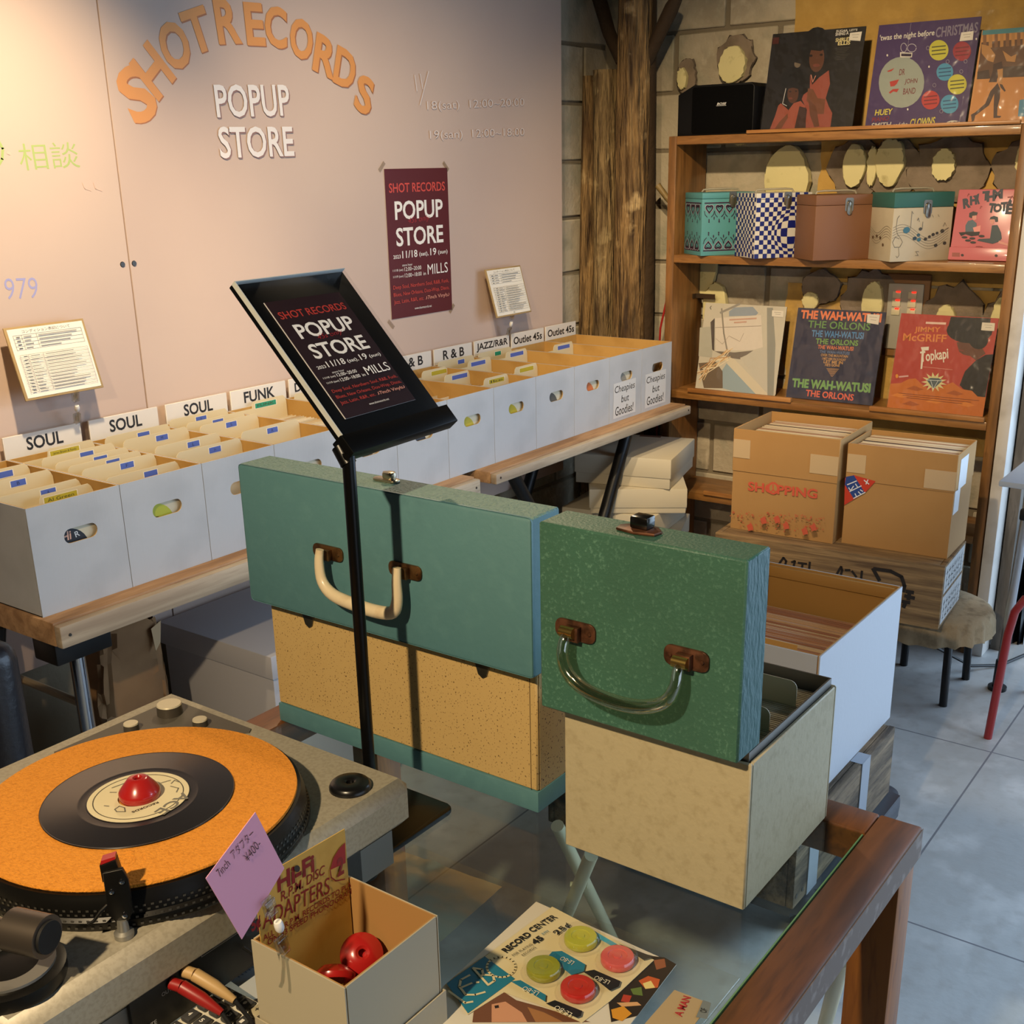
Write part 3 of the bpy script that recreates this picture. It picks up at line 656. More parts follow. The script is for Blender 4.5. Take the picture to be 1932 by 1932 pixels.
# ================================================================ under the tables
MWBX = M('storage_box_white', 'b5b3b6', .6)
lb = root('storage_box', (1.9, 2.17, 0), 'large white lidded storage box under the left pine table', 'box')
MB().box(1.692, 2.112, 1.968, 2.372, 0, .46, .003).build('box', MWBX, lb); MB().box(1.684, 2.12, 1.96, 2.38, .44, .50, .003).build('lid', MWBX, lb)
# crumpled paper bag
MBAG = M('kraft_bag', '7d5d3a', .85, noise=[(6, '6b4d2e', .45, .7)])
bg_ = root('paper_bag', (1.43, 2.2, 0), 'crumpled brown paper bag standing behind the chrome table leg', 'bag')
mb = MB(); rr = random.Random(2); n = 26; rings = []
for i in range(21):
    z = .02+.62*i/20; f = i/20
    wx, wy = .085-.012*f+.02*sin(f*3.1), .06-.01*f
    ring = []
    for k in range(n):
        t = 2*pi*k/n; c_, s_ = cos(t), sin(t); p = .35
        x = wx*math.copysign(abs(c_)**p, c_); y = wy*math.copysign(abs(s_)**p, s_)
        q = rr.uniform(-.011, .011)*(1.2-f*.5)
        ring.append(mb.bm.verts.new((1.43+x+q+.02*f, 2.2+y+q, z+rr.uniform(-.006, .006)+(.03*sin(t*2) if i == 20 else 0))))
    rings.append(ring)
for A, B in zip(rings, rings[1:]):
    for k in range(n): mb.bm.faces.new((A[k], A[(k+1) % n], B[(k+1) % n], B[k]))
mb.bm.faces.new(rings[0][::-1])
mb.build('bag_body', MBAG, bg_, ang=25, smooth=True)
mb = MB(); mb.prism([(0, 0), (.035, .008), (.02, -.04), (0, -.055)], 0, .001, frame((1.49, 2.135, .60), (1, .2, 0), (0, .1, 1))); mb.build('folded_flap', M('bag_light', 'a58a66', .85), bg_)
# wooden crate on its side far left under the table
cr = root('wooden_crate', (1.1, 2.33, 0), 'brown plywood crate in the dark under the left pine table', 'crate')
MB().box(.93, 1.19, 2.26, 2.43, .0, .50, .004).build('crate_body', M('dark_plywood', '6b4a26', .8, wood=('4d3318', (1, 6, 6), 3)), cr)
# flat white mailer boxes stacked in front of the shelf post
MMAIL = M('mailer_white', 'c9c0aa', .65)
MLABL = ['topmost of the stack, with a torn label', 'second from the top of the stack, twisted outwards', 'third from the top of the stack', 'fourth from the top of the stack', 'fifth from the top of the stack', 'at the bottom of the stack']
mt = None
for i, (zz, hh, a_, dx, dy) in enumerate(((.525, .105, 14.5, 0, 0), (.436, .088, 33, -.03, -.02), (.346, .088, 9, -.035, .02), (.257, .088, 20, -.02, -.015), (.128, .128, 12, 0, .01), (0, .127, 15, -.01, 0))):
    m_ = root('mailer_box', (3.545+dx, 2.06+dy, zz), 'flat white record mailer box '+MLABL[i], 'box', 'white mailer boxes stacked under the right pine table', rz=radians(a_))
    s_ = .17 if i != 1 else .165
    MB().box(-s_, s_, -s_, s_, 0, hh-.03, .002).build('tray', MMAIL, m_, world=False); MB().box(-s_-.004, s_+.004, -s_-.004, s_+.004, hh-.068, hh, .003).build('lid', MMAIL, m_, world=False)
    if i == 0: MB().box(s_-.02, s_+.006, -.05, .03, hh-.012, hh+.0008, .0005).build('torn_label', M('torn_brown', '5b3a28', .8), m_, world=False)
# ================================================================ bookshelf
MSHELF = M('teak_veneer', '9a6c38', .42, wood=('70481f', (9, 1, 9), 4), coat=.15)
MSHELFV = M('teak_veneer_side', '8a5e2f', .45, wood=('5f3f1c', (9, 9, 1), 4), coat=.1)
sh = root('bookshelf', (3.92, 1.5, 0), 'tall open teak bookshelf against the patched back wall', 'bookshelf')
MB().box(3.80, 4.03, 2.066, 2.096, 0, 1.672, .002).build('side_panel', MSHELFV, sh)
MB().box(3.80, 4.03, .902, .932, 0, 1.672, .002).build('side_panel', MSHELFV, sh)
for z0, z1 in ((1.644, 1.672), (1.248, 1.275), (.763, .790), (.385, .412), (.06, .088)):
    MB().box(3.80, 4.03, .9325, 2.0655, z0, z1, .002).build('shelf', MSHELF, sh)
for y0, y1, z0, h_ in ((.935, 1.80, 1.672, .011), (1.588, 1.99, .79, .016), (.94, 1.31, .79, .016), (1.3, 1.91, .412, .016)):
    MB().box(3.79, 3.806, y0, y1, z0+.0002, z0+h_, .002).build('lip_strip', M('pale_strip', 'b07a42', .45, wood=('8a5a2c', (9, 1, 9), 4)), sh)
MB().box(3.975, 3.978, 1.985, 2.064, 1.108, 1.124).box(3.95, 3.976, 2.0615, 2.0645, 1.108, 1.124).build('steel_bracket', M('rusty_steel', '5c4c3c', .4, .8), sh)
# ---- loudspeaker
MSPK = M('black_speaker', '060607', .6, spec=.25)
sp = root('loudspeaker', (3.9, 1.9, 1.6725), 'small black loudspeaker with a silver badge on the left end of the top shelf', 'speaker')
T = frame((3.82, 2.075, 1.6725), (0, -1, 0), (0, 0, 1))
MB().prism([(0, 0), (.285, 0), (.285, .148), (.272, .16), (.058, .16), (0, .132)], -.2, 0, T, bev=.004).build('cabinet', MSPK, sp)
MB().prism(rrect(.058, .281, .006, .153, .006), .001, .006, T, bev=.002).build('grille', M('black_grille', '040404', .9, spec=.1, bump=(900, .4, .002)), sp)
a = Art(.3, .16); a.text('BOSE', (.152, .094), (.187, .094), .007, 'd8d6d0', .02, .25); a.stroke([(.150, .0915), (.186, .0915)], .0012, 'd8d6d0'); o = a.build('badge', sp, frame((3.814, 2.075, 1.6725), (0, -1, 0), (0, 0, 1)))
# ---- record cases standing corner first
MCHRO = M('aged_chrome', '9a9488', .28, .9)
def case(x, y, rz, h, lidh, mats, lab, lidmat, hand=True, w=.203, d=.15):
    r = root('record_case', (x, y, 1.2753), lab, 'record case', 'record carrying cases on the second shelf', rz=radians(rz))
    MB().box(0, w, 0, d, 0, h-lidh-.0006, .002).build('body', mats, r, world=False); MB().box(-.0006, w+.0006, -.0006, d+.0006, h-lidh, h, .0025).build('lid', lidmat, r, world=False)
    mb = MB(); cx = w*.56
    mb.prism(rrect(cx-.014, cx+.014, h-lidh-.02, h-lidh+.022, .006), 0, .002, frame((0, -.0006, 0), (1, 0, 0), (0, 0, 1))).prism(rrect(cx-.008, cx+.008, h-lidh-.03, h-lidh+.012, .006), .002, .006, frame((0, -.0006, 0), (1, 0, 0), (0, 0, 1)), bev=.0015)
    mb.tube([(cx-.006, -.008, h-lidh+.008), (cx, -.009, h-lidh+.014), (cx+.006, -.008, h-lidh+.008)], .0015, 6); mb.build('clasp', MCHRO, r, world=False)
    mb = MB(); mb.tube([(.03, d/2, h+.001), (.036, d/2, h+.009), (.06, d/2, h+.011), (w-.06, d/2, h+.011), (w-.036, d/2, h+.009), (w-.03, d/2, h+.001)], [.003, .003, (.0035, .006), (.0035, .006), .003, .003], 8, flat=(0, 0, 1)); mb.build('handle', M('clear_handle', 'cfc8b4', .15, trans=.5), r, world=False)
    return r
TF = lambda r: r.matrix_world @ frame((0, -.0002, 0), (1, 0, 0), (0, 0, 1))
TS = lambda r, d=.15: r.matrix_world @ frame((-.0002, d, 0), (0, -1, 0), (0, 0, 1))
# turquoise with scrolls
MTQ = M('turquoise_vinyl', '549499', .45)
c1 = case(3.776, 1.946, -39, .21, .02, MTQ, 'turquoise record case with purple scroll bands, leftmost of the row', MTQ)
PUR = '3a2440'
def heart(a, cx, cy, s, f):
    pts = []
    for i in range(25):
        t = 2*pi*i/24; x = .8*sin(t)**3; yv = .72*cos(t)-.28*cos(2*t)-.1*cos(3*t); pts.append((cx+s*x, cy+f*s*yv))
    a.stroke(pts, s*.2, 'a7a3b0'); a.stroke([(cx+.82*(px-cx), cy+.82*(py-cy)) for px, py in pts], s*.22, PUR)
    for q in (-1, 1):
        a.stroke([(cx+q*s*(.33+.2*cos(t*.5)*(1-t/16)), cy+f*s*(.22+.2*sin(t*.5)*(1-t/16))) for t in range(12)], s*.11, PUR)
    a.disc((cx+s*.0, cy-f*s*.05), s*.09, s*.09, 'c03a3a' if 0 else PUR, 8)
def bands(a, W, n, m, which):
    sp_ = (W-2*m)/n
    for base, f, zl in (((.150, 1, .176), (.041, -1, .017))[which],):
        a.rect(m, zl-.002, W-m, zl+.0022, PUR)
        for i in range(n):
            cx = m+sp_*(i+.5); heart(a, cx, base+.008*f, sp_*.5, f)
            for dx, q, ln in ((0, .030, .006), (sp_*.5, .024, .009)):
                if cx+dx < W-m+.001: a.disc((cx+dx, base-f*q), .0022, ln*.6, PUR, 10)
            a.disc((cx, base-f*.0365), .0028, .0028, PUR, 10)
            if i < n: a.stroke([(cx-sp_*.5, base+.0*f), (cx-sp_*.42, base-.012*f), (cx-sp_*.2, base-.02*f)], .0022, PUR); a.stroke([(cx+sp_*.5, base), (cx+sp_*.42, base-.012*f), (cx+sp_*.2, base-.02*f)], .0022, PUR)
for i in (0, 1):
    a = Art(); bands(a, .203, 5, .008, i); a.build('scroll_print', c1, TF(c1)); a = Art(); bands(a, .15, 3, .008, i); a.build('scroll_print', c1, TS(c1))
# op-art chequered
MCK = M('chequer_white', 'd3cdc0', .4)
c2 = case(3.728, 1.722, -38.5, .209, .02, MCK, 'blue and white op-art chequered record case second from the left', MCK, d=.145)
def opart(W, Hh, nx, ny, cx, cy, k, sg):
    a = Art()
    def wp(u, v):
        dx, dy = u-cx, v-cy; r2 = (dx*dx+dy*dy)/(sg*sg); f = 1+k*math.exp(-r2); x, y = cx+dx*f, cy+dy*f
        e = lambda q: max(0.0, min(1.0, q)); return (e(x)*W, e(y)*Hh)
    for i in range(nx):
        for j in range(ny):
            if (i+j) % 2 == 0:
                q = [wp(i/nx, j/ny), wp((i+.5)/nx, j/ny), wp((i+1)/nx, j/ny), wp((i+1)/nx, (j+.5)/ny), wp((i+1)/nx, (j+1)/ny), wp((i+.5)/nx, (j+1)/ny), wp(i/nx, (j+1)/ny), wp(i/nx, (j+.5)/ny)]
                if len(set(q)) > 5 or abs(q[0][0]-q[2][0]) > 1e-4 and abs(q[0][1]-q[6][1]) > 1e-4: a.poly(q, '161f6a', .35)
    return a
a = opart(.203, .209, 13, 14, .654, .393, .95, .2); a.build('chequer_print', c2, TF(c2) @ Matrix.Translation((0, 0, .0008)), dz=.000001)
a = opart(.145, .209, 11, 16, .55, .35, -.25, .3); a.build('chequer_print', c2, TS(c2, .145) @ Matrix.Translation((0, 0, .0008)), dz=.000001)
MBR = M('brown_vinyl', '7a5236', .5, bump=(220, .15, .002))
c3 = case(3.711, 1.508, -43, .203, .032, MBR, 'plain brown record case with a dark clasp, in the middle of the row', MBR)
MMU = M('cream_vinyl', 'b9ad94', .5, noise=[(7, 'a59a82', .45, .75)])
c4 = case(3.755, 1.271, -43, .208, .045, MMU, 'cream record case with teal lid and printed music notes', M('teal_lid', '2f5f58', .45))
a = Art(); gy = '6a6458'
def wave(u, o): return .075+.022*sin(u*32+.6)+o
for o_ in (-.016, -.008, 0, .008, .016): a.stroke([(.002+.0095*i, wave(.0095*i, o_)) for i in range(21)], .0009, gy)
a.stroke([(.02, .14), (.014, .132), (.012, .105), (.018, .085), (.03, .072), (.038, .06), (.03, .045), (.012, .045), (.004, .06), (.012, .076), (.026, .07)], .0016, gy); a.stroke([(.026, .045), (.03, .02), (.024, .012), (.02, .018)], .0014, gy)
for x, y, rr_, c_ in ((.048, .096, .012, '3c6a7a'), (.095, .098, .006, '4a4a44'), (.09, .08, .006, '3c5a66'), (.078, .07, .007, '2e3e48'), (.093, .066, .007, '3c6a7a'), (.115, .067, .006, '3a3630'), (.128, .074, .005, '3a3630'), (.14, .08, .006, '3a3630'), (.153, .084, .005, '3a3630'), (.17, .09, .007, '3a3630'), (.152, .047, .006, '3a3630'), (.182, .053, .006, '3a3630')):
    a.disc((x, y), rr_, rr_*.8, c_, 14, rot=.2)
a.strokes([[(.06, .1), (.06, .152), (.066, .145)], [(.1, .1), (.1, .12)], [(.085, .018), (.095, .018), (.085, .03), (.096, .03)], [(.13, .14), (.134, .134)], [(.15, .14), (.154, .134)], [(.08, .125), (.084, .132), (.088, .12)], [(.17, .105), (.176, .115), (.182, .105)], [(.165, .088), (.19, .1)]], .0014, gy)
a.build('music_print', c4, TF(c4))
a = Art()
for o_ in (-.016, -.008, 0, .008, .016): a.stroke([(.01*i+.003, .08+.012*sin(i*.5+2.2)+o_) for i in range(15)], .0009, gy)
for x, y in ((.03, .07), (.055, .075), (.08, .07), (.1, .05)): a.disc((x, y), .006, .005, '5a4632', 12)
a.build('music_print', c4, TS(c4))
# pink tote leaning flat against the wall
MPK = M('pink_plastic', 'c06e74', .3, coat=.3)
T = frame((3.885, 1.128, 1.2755), (0, -1, 0), (.035, 0, .21))
pk = root('record_tote', (3.9, 1.03, 1.276), 'pink record carrier with cartoon figures leaning at the right end of the second shelf', 'record case', 'record carrying cases on the second shelf', T=T)
MB().box(0, .182, 0, .217, -.05, 0, .005).build('body', MPK, pk, world=False); MB().box(-.001, .183, 0.001, .042, -.048, .006, .004).build('bottom_lip', MPK, pk, world=False)
q2 = lambda x, y: (1580+x*.20706, 180+y*.20706)
a = Art(.182, .217, [q2(1145, 845), q2(1660, 845), q2(1560, 1505), q2(1000, 1495)]); NAV = '28303f'
def tq(*p): return [q2(*k) for k in p]
for s_, p, q, h in (('R', (1180, 1015), (1230, 1000), .026), ('H', (1240, 985), (1285, 975), .024), ('Y', (1290, 985), (1330, 960), .026), ('T', (1345, 945), (1390, 940), .024), ('H', (1385, 955), (1440, 945), .024), ('M', (1435, 935), (1505, 925), .024), ('T', (1390, 1045), (1430, 1050), .024), ('O', (1435, 1045), (1490, 1045), .022), ('T', (1500, 1040), (1545, 1035), .024), ('E', (1540, 1060), (1590, 1060), .026)): a.text(s_, q2(p[0]-6, p[1]), q2(q[0]+12, q[1]), h*1.2, NAV, .06)
for c_, pts in (('2b2f33', [(1225, 1050), (1260, 1035), (1300, 1045), (1290, 1070), (1250, 1080), (1245, 1095), (1220, 1085)]), ('c98a80', [(1250, 1075), (1288, 1070), (1285, 1105), (1262, 1115), (1248, 1100)]), ('4d5f6c', [(1210, 1120), (1250, 1110), (1285, 1140), (1280, 1215), (1180, 1220), (1185, 1160)]), ('1d1d22', [(1120, 1225), (1200, 1220), (1310, 1218), (1300, 1250), (1230, 1260), (1180, 1240), (1140, 1260)]), ('d78a84', [(1250, 1180), (1320, 1160), (1315, 1215), (1260, 1220)]), ('24333d', [(1410, 1085), (1440, 1075), (1475, 1085), (1475, 1125), (1450, 1130), (1445, 1105), (1400, 1110)]), ('c98a80', [(1405, 1105), (1440, 1105), (1440, 1140), (1420, 1150), (1405, 1135)]), ('2c3d48', [(1420, 1160), (1470, 1155), (1500, 1225), (1505, 1280), (1480, 1310), (1420, 1330), (1280, 1300), (1300, 1285), (1400, 1280), (1410, 1220)]), ('c98a80', [(1480, 1300), (1560, 1330), (1570, 1355), (1530, 1340), (1470, 1325)])):
    a.poly(tq(*pts), c_, .35)
for x, y in ((1170, 1270), (1240, 1280), (1200, 1300), (1245, 1318), (1325, 1258)): a.poly([q2(x+28*cos(k*.7), y+11*sin(k*.7)) for k in range(9)], '1c1c22')
a.strokes([tq((1218, 905), (1228, 885), (1238, 890)), tq((1322, 1010), (1330, 990), (1340, 995)), tq((1270, 1358), (1300, 1355), (1330, 1360)), tq((1555, 970), (1585, 925), (1600, 905), (1620, 950)), tq((1560, 915), (1600, 910))], .002, '8a3a3a')
a.poly(tq((1560, 965), (1580, 925), (1595, 945), (1590, 970)), NAV)
a.build('cartoon_print', pk, dz=.00008)
a = Art(.182, .217, [q2(1145, 845), q2(1660, 845), q2(1560, 1505), q2(1000, 1495)]); a.poly(tq((1050, 1420), (1120, 1420), (1118, 1460), (1045, 1458)), '8c4a44'); a.poly([q2(1143+16*cos(k), 1444+14*sin(k)) for k in range(6)], '2a2024'); a.poly([q2(1456+16*cos(k), 1446+14*sin(k)) for k in range(6)], '2a2024'); a.build('lip_badge', pk, z0=.0064)
MB().box(3.815, 3.835, .975, 1.11, 1.2752, 1.2757).build('tmp', M('white_slip', 'b5b0a6'))
tag(bpy.data.objects['tmp'], 'narrow white paper slip lying on the shelf below the pink tote', 'paper'); bpy.data.objects['tmp'].name = 'paper_slip'

# ================================================================ LP covers
def lp(name, xb, yc, zb, lean, w, h, lab, px, draw, film_w=.32, film_h=.325, sticker=None, yaw=0):
    T = frame((xb, yc+w/2*cos(yaw), zb), (sin(yaw), -cos(yaw), 0), (sin(lean), 0, cos(lean)))
    r = root('record_album', (0, 0, 0), lab, 'record album', 'LP covers displayed on the bookshelf', T=T)
    MB().box(0, w, 0.001, h, -.004, 0, .001).build('sleeve', M('sleeve_edge', '3a322a', .6), r, world=False)
    a = Art(w, h, px); draw(a); a.build('cover_print', r, dz=.00004)
    if sticker:
        a = Art(w, h, px); a.poly(sticker, 'd6cfc0', .6); m_ = [(sum(p[0] for p in sticker)/4, sum(p[1] for p in sticker)/4)]
        s0, s1, s2, s3 = sticker; L1 = lambda t, v: ((s0[0]*(1-t)+s1[0]*t)*(1-v)+(s3[0]*(1-t)+s2[0]*t)*v, (s0[1]*(1-t)+s1[1]*t)*(1-v)+(s3[1]*(1-t)+s2[1]*t)*v)
        a.stroke([L1(.2, .3), L1(.8, .3)], .0015, '9a9488'); a.stroke([L1(.3, .6), L1(.75, .6)], .0015, '9a9488'); a.build('price_sticker', r, z0=.0022)
    m_ = MB(); fx = (film_w-w)/2
    n = 6; vs = [[m_.bm.verts.new((-fx+film_w*i/n, -.0+film_h*j/n, .0036+(.0015*sin(i*2.1+j*1.7) if 0 < i < n and 0 < j < n else 0))) for i in range(n+1)] for j in range(n+1)]
    for j in range(n):
        for i in range(n): m_.bm.faces.new((vs[j][i], vs[j][i+1], vs[j+1][i+1], vs[j+1][i]))
    m_.build('plastic_wrap', film('shrink_film', .055, .16, bump=(14, .5)), r, world=False)
    return r
c5 = lambda x, y: (1380+x*.16563, y*.16563)
def d1(a):
    K = lambda *p: [c5(*k) for k in p]
    a.poly(K((440, 408), (1510, 320), (1430, 1470), (340, 1500)), '17120e')
    E = lambda x, y, rx, ry, c_, n=20: a.poly([c5(x+rx*cos(2*pi*k/n), y+ry*sin(2*pi*k/n)) for k in range(n)], c_)
    E(950, 560, 175, 230, '0b0806'); E(715, 950, 165, 190, '0b0806')
    E(960, 670, 88, 150, '57331f'); E(890, 640, 20, 14, '1a0f0a'); E(1010, 630, 18, 12, '1a0f0a'); E(960, 745, 42, 18, '6e3a2c'); a.poly(K((860, 560), (900, 470), (1000, 470), (1050, 560), (1000, 590), (900, 580)), '0d0907')
    E(705, 1060, 66, 105, '4f2e1c'); E(680, 1110, 24, 12, '6e3a2c'); a.poly(K((630, 1010), (670, 930), (740, 930), (775, 1010), (700, 990)), '0d0907'); E(672, 1035, 13, 8, '1a0f0a'); E(740, 1030, 13, 8, '1a0f0a')
    a.poly(K((895, 850), (925, 960), (1000, 880), (1110, 800), (1135, 950), (1095, 1110), (1135, 1200), (1185, 1280), (1170, 1470), (870, 1480), (880, 1240), (812, 1120), (830, 1070), (900, 1020)), '8c4636')
    a.poly(K((610, 1480), (665, 1240), (720, 1165), (800, 1140), (860, 1200), (882, 1476)), '944c39'); a.poly(K((445, 1480), (510, 1300), (540, 1190), (570, 1165), (660, 1240), (665, 1350), (600, 1482)), '904a38')
    a.poly(K((880, 1000), (940, 1010), (1000, 1110), (1090, 1120), (1085, 1290), (1010, 1290), (960, 1220), (870, 1140)), '6a3f28'); a.poly(K((890, 1120), (990, 1210), (1040, 1430), (980, 1440), (920, 1300)), '5e3722'); a.poly(K((500, 1470), (560, 1380), (655, 1280), (660, 1330), (590, 1450)), '6a3f28')
    a.poly(K((790, 1200), (870, 1220), (880, 1476), (740, 1480)), '3a221a')
    a.stroke(K((905, 850), (930, 930), (960, 860)), .002, 'd8907a'); a.stroke(K((620, 1000), (590, 1170), (640, 1195)), .0022, 'b9b4b0'); a.poly([c5(740+38*cos(k*.6), 730+42*sin(k*.6)) for k in range(7)], '6a5c4a')
    for s_, p, q, h, c_ in (("SUGAR, LET'S", (1165, 392), (1410, 376), .008, 'cfcabe'), ("SHING A", (1160, 428), (1312, 412), .010, 'cfcabe'), ('SHIRLEY', (1165, 494), (1345, 478), .012, 'd3c58a'), ('ELLIS', (1195, 530), (1338, 520), .012, 'd3c58a')): a.text(s_, c5(*p), c5(*q), h, c_, .03)
    for i in range(8): a.stroke(K((1170+(i % 3)*8, 560+i*18), (1340-(i % 4)*16, 550+i*18)), .0012, '4a463c')
    a.poly(K((445, 448), (515, 440), (510, 512), (440, 518)), '4a1c14')
lp('s', 3.845, 1.617, 1.674, .2, .315, .312, 'dark LP cover with two figures in pink, next to the black speaker', [c5(440, 408), c5(1510, 320), c5(1430, 1470), c5(340, 1500)], d1, sticker=[c5(1330, 395), c5(1467, 380), c5(1455, 482), c5(1322, 474)])
r6 = lambda x, y: (1620+x*.16149, y*.16149)
def d2(a):
    K = lambda *p: [r6(*k) for k in p]
    E = lambda x, y, rx, ry, c_, n=24: a.poly([r6(x+rx*cos(2*pi*k/n), y+ry*sin(2*pi*k/n)) for k in range(n)], c_)
    a.poly(K((195, 330), (1400, 240), (1215, 1480), (20, 1490)), '3f2a58')
    a.text("'twas the night before", r6(195, 520), r6(835, 465), .022, 'cfcabc', .015); a.text('CHRISTMAS', r6(850, 475), r6(1350, 420), .03, '7d7486', .02)
    E(455, 970, 268, 288, '8e958b'); a.poly(K((452, 640), (560, 640), (552, 710), (452, 710)), '8e958b'); a.poly(K((437, 630), (582, 640), (576, 690), (437, 688)), 'c9c4b8'); a.poly(K((450, 645), (570, 650), (566, 680), (450, 676)), '2c1e34')
    a.stroke([r6(485+35*cos(k*.5)-5, 580+50*sin(k*.5)) for k in range(13)], .002, 'a9a3ac'); a.stroke([r6(575+52*cos(k*.5), 585+45*sin(k*.5)) for k in range(13)], .002, 'a9a3ac'); a.stroke(K((565, 310), (520, 620)), .001, '8a8290')
    for s_, p, q, h in (('DR', (425, 890), (490, 885), .018), ('JOHN', (488, 1000), (635, 995), .018), ('BAND', (470, 1108), (615, 1100), .018)): a.text(s_, r6(*p), r6(*q), h, '6b2a2c', .01)
    a.poly(K((315, 960), (425, 935), (400, 985), (370, 1010), (325, 1015)), 'a8342c'); a.poly(K((305, 1080), (350, 1045), (425, 1040), (400, 1080), (360, 1070), (320, 1095)), 'a8342c'); a.poly(K((285, 840), (370, 808), (340, 840), (300, 850)), 'a8342c')
    for x, y, rr_, c_, tx in ((893, 615, 115, 'b6b038', '4a4a20'), (1170, 630, 110, '8e2430', '6a1822'), (968, 862, 100, '3f86a8', '1e4a70'), (1117, 1005, 115, 'b6b038', '4a4a20'), (800, 1178, 108, 'a8302e', '6a1822'), (1028, 1230, 108, '3f86a8', '1e4a70')):
        E(x, y, rr_, rr_, c_)
        for i in (-1, 0, 1): a.stroke(K((x-rr_*.7, y+i*42+rr_*.06), (x+rr_*.7, y+i*42-rr_*.06)), .0035, tx)
    for x, y in ((1000, 745), (1165, 860), (845, 1010), (765, 590), (930, 1310), (1215, 745)): a.stroke([r6(x+20*cos(k*.9), y+22*sin(k*.9)) for k in range(8)], .0014, '8a8290')
    for x, y in ((290, 665), (780, 800), (530, 1278), (1340, 495)): E(x, y, 10, 14, 'cfcabc', 8)
    for s_, p, q, h, c_ in (('HUEY', (140, 1342), (348, 1332), .018, 'c5b848'), ('PIANO', (105, 1415), (310, 1400), .014, '7a2030'), ('SMITH', (95, 1485), (330, 1478), .016, 'b8b2ac'), ('and the', (355, 1482), (525, 1474), .014, 'b8b2ac'), ('CLOWNS', (555, 1482), (852, 1466), .024, 'c5b848')): a.text(s_, r6(*p), r6(*q), h, c_, .02, .1)
    E(1077, 1455, 90, 36, 'b8b4ac'); a.text('ACE', r6(1015, 1475), r6(1140, 1470), .010, '3f2a58', .03)
lp('s', 3.845, 1.262, 1.674, .19, .31, .31, 'purple LP cover with coloured baubles, second from the left on the top shelf', [r6(195, 330), r6(1400, 240), r6(1215, 1480), r6(20, 1490)], d2, sticker=[r6(1160, 420), r6(1308, 405), r6(1298, 505), r6(1140, 518)])
def d3(a):
    K = lambda *p: [r6(*k) for k in p]
    a.poly(K((1490, 430), (2540, 350), (2350, 1475), (1300, 1480)), 'b98245'); a.poly(K((1497, 430), (2540, 350), (2530, 410), (1490, 480)), '3f7a82')
    a.poly(K((1480, 560), (2500, 480), (2450, 930), (1420, 960)), '5a3a22')
    for i in range(16): a.poly(K((1500+i*60, 480-i*4), (1535+i*60, 478-i*4), (1530+i*60, 620-i*4), (1495+i*60, 625-i*4)), 'a8773f' if i % 2 else '7a5230')
    a.poly(K((1480, 580), (1560, 600), (1625, 700), (1600, 780), (1540, 760), (1480, 680)), 'a8773f'); a.poly(K((1700, 650), (1790, 720), (1850, 690), (1830, 780), (1740, 770)), 'a8773f')
    a.poly(K((1420, 960), (2450, 930), (2350, 1475), (1300, 1480)), 'b4783a'); a.poly(K((1430, 880), (1550, 860), (1560, 960), (1420, 965)), '3a2418'); a.poly(K((1700, 830), (2430, 810), (2430, 930), (1700, 950)), '3f2a1c')
    D_ = '3a2016'
    a.poly(K((1600, 800), (1690, 770), (1700, 850), (1650, 900), (1630, 1000), (1545, 1000), (1590, 880)), D_); a.poly(K((1560, 1100), (1640, 1010), (1665, 1080), (1660, 1180), (1630, 1290), (1625, 1380), (1670, 1385), (1655, 1405), (1585, 1405), (1590, 1270), (1600, 1130), (1540, 1260), (1420, 1350), (1390, 1370), (1375, 1430), (1350, 1440), (1345, 1360), (1390, 1335), (1500, 1240)), D_); a.poly(K((1640, 860), (1700, 850), (1690, 1020), (1650, 1010)), 'a8773f'); a.poly(K((1660, 1020), (1690, 1030), (1725, 1100), (1710, 1110), (1670, 1060)), D_)
    a.poly(K((1870, 1210), (1960, 1190), (1950, 1400), (1850, 1395)), '3f7a9a')
lp('s', 3.845, .965, 1.674, .19, .27, .27, 'tan LP cover with a walking figure at the right edge of the photo', [r6(1490, 430), r6(2540, 350), r6(2350, 1475), r6(1300, 1480)], d3, film_w=.32, film_h=.325)
s4 = lambda x, y: (1460+x*.15532, 500+y*.15528)
def d4(a):
    K = lambda *p: [s4(*k) for k in p]
    a.poly(K((325, 475), (1400, 540), (1180, 1670), (125, 1560)), '23243c')
    W_, O_ = 'THE WAH-WATUSI', 'THE ORLONS'
    for t, p, q, h, c_, b_ in ((W_, (345, 608), (1330, 665), .030, 'd9774a', .045), (O_, (430, 718), (1190, 762), .025, '5f8a48', .015), (W_, (470, 828), (1105, 864), .023, '4a80b0', .025), (O_, (515, 915), (1035, 946), .019, '6c964a', .025), (W_, (540, 976), (975, 1005), .014, 'cc7448', .025), (W_, (560, 1026), (925, 1052), .010, '4f6a90', .03), ('OVER THE MOUNTAIN', (575, 1066), (905, 1088), .009, 'b58a50', .02), ('I MET HIM ON SUNDAY', (590, 1108), (880, 1128), .0085, 'b58a50', .02), ('LET ME IN', (605, 1150), (840, 1166), .0105, 'b58a50', .03), ("HE'S GONE", (622, 1186), (800, 1198), .009, 'b58a50', .03), (W_, (200, 1440), (1160, 1515), .032, '6f9a58', .05), (O_, (365, 1550), (950, 1612), .023, 'cf5f45', .025)): a.text(t, s4(*p), s4(*q), h, c_, b_)
    for i in range(7): a.stroke(K((642+i*8, 1218+i*15), (790-i*13, 1224+i*15)), .0016, 'b58a50')
lp('s', 3.875, 1.485, .7915, .2, .312, .312, 'navy LP cover with a triangle of coloured lettering, in the middle of the third shelf', [s4(325, 475), s4(1400, 540), s4(1180, 1670), s4(125, 1560)], d4, sticker=[s4(1170, 560), s4(1325, 570), s4(1300, 690), s4(1160, 665)])
u5 = lambda x, y: (1640+x*.2589, 550+y*.2588)
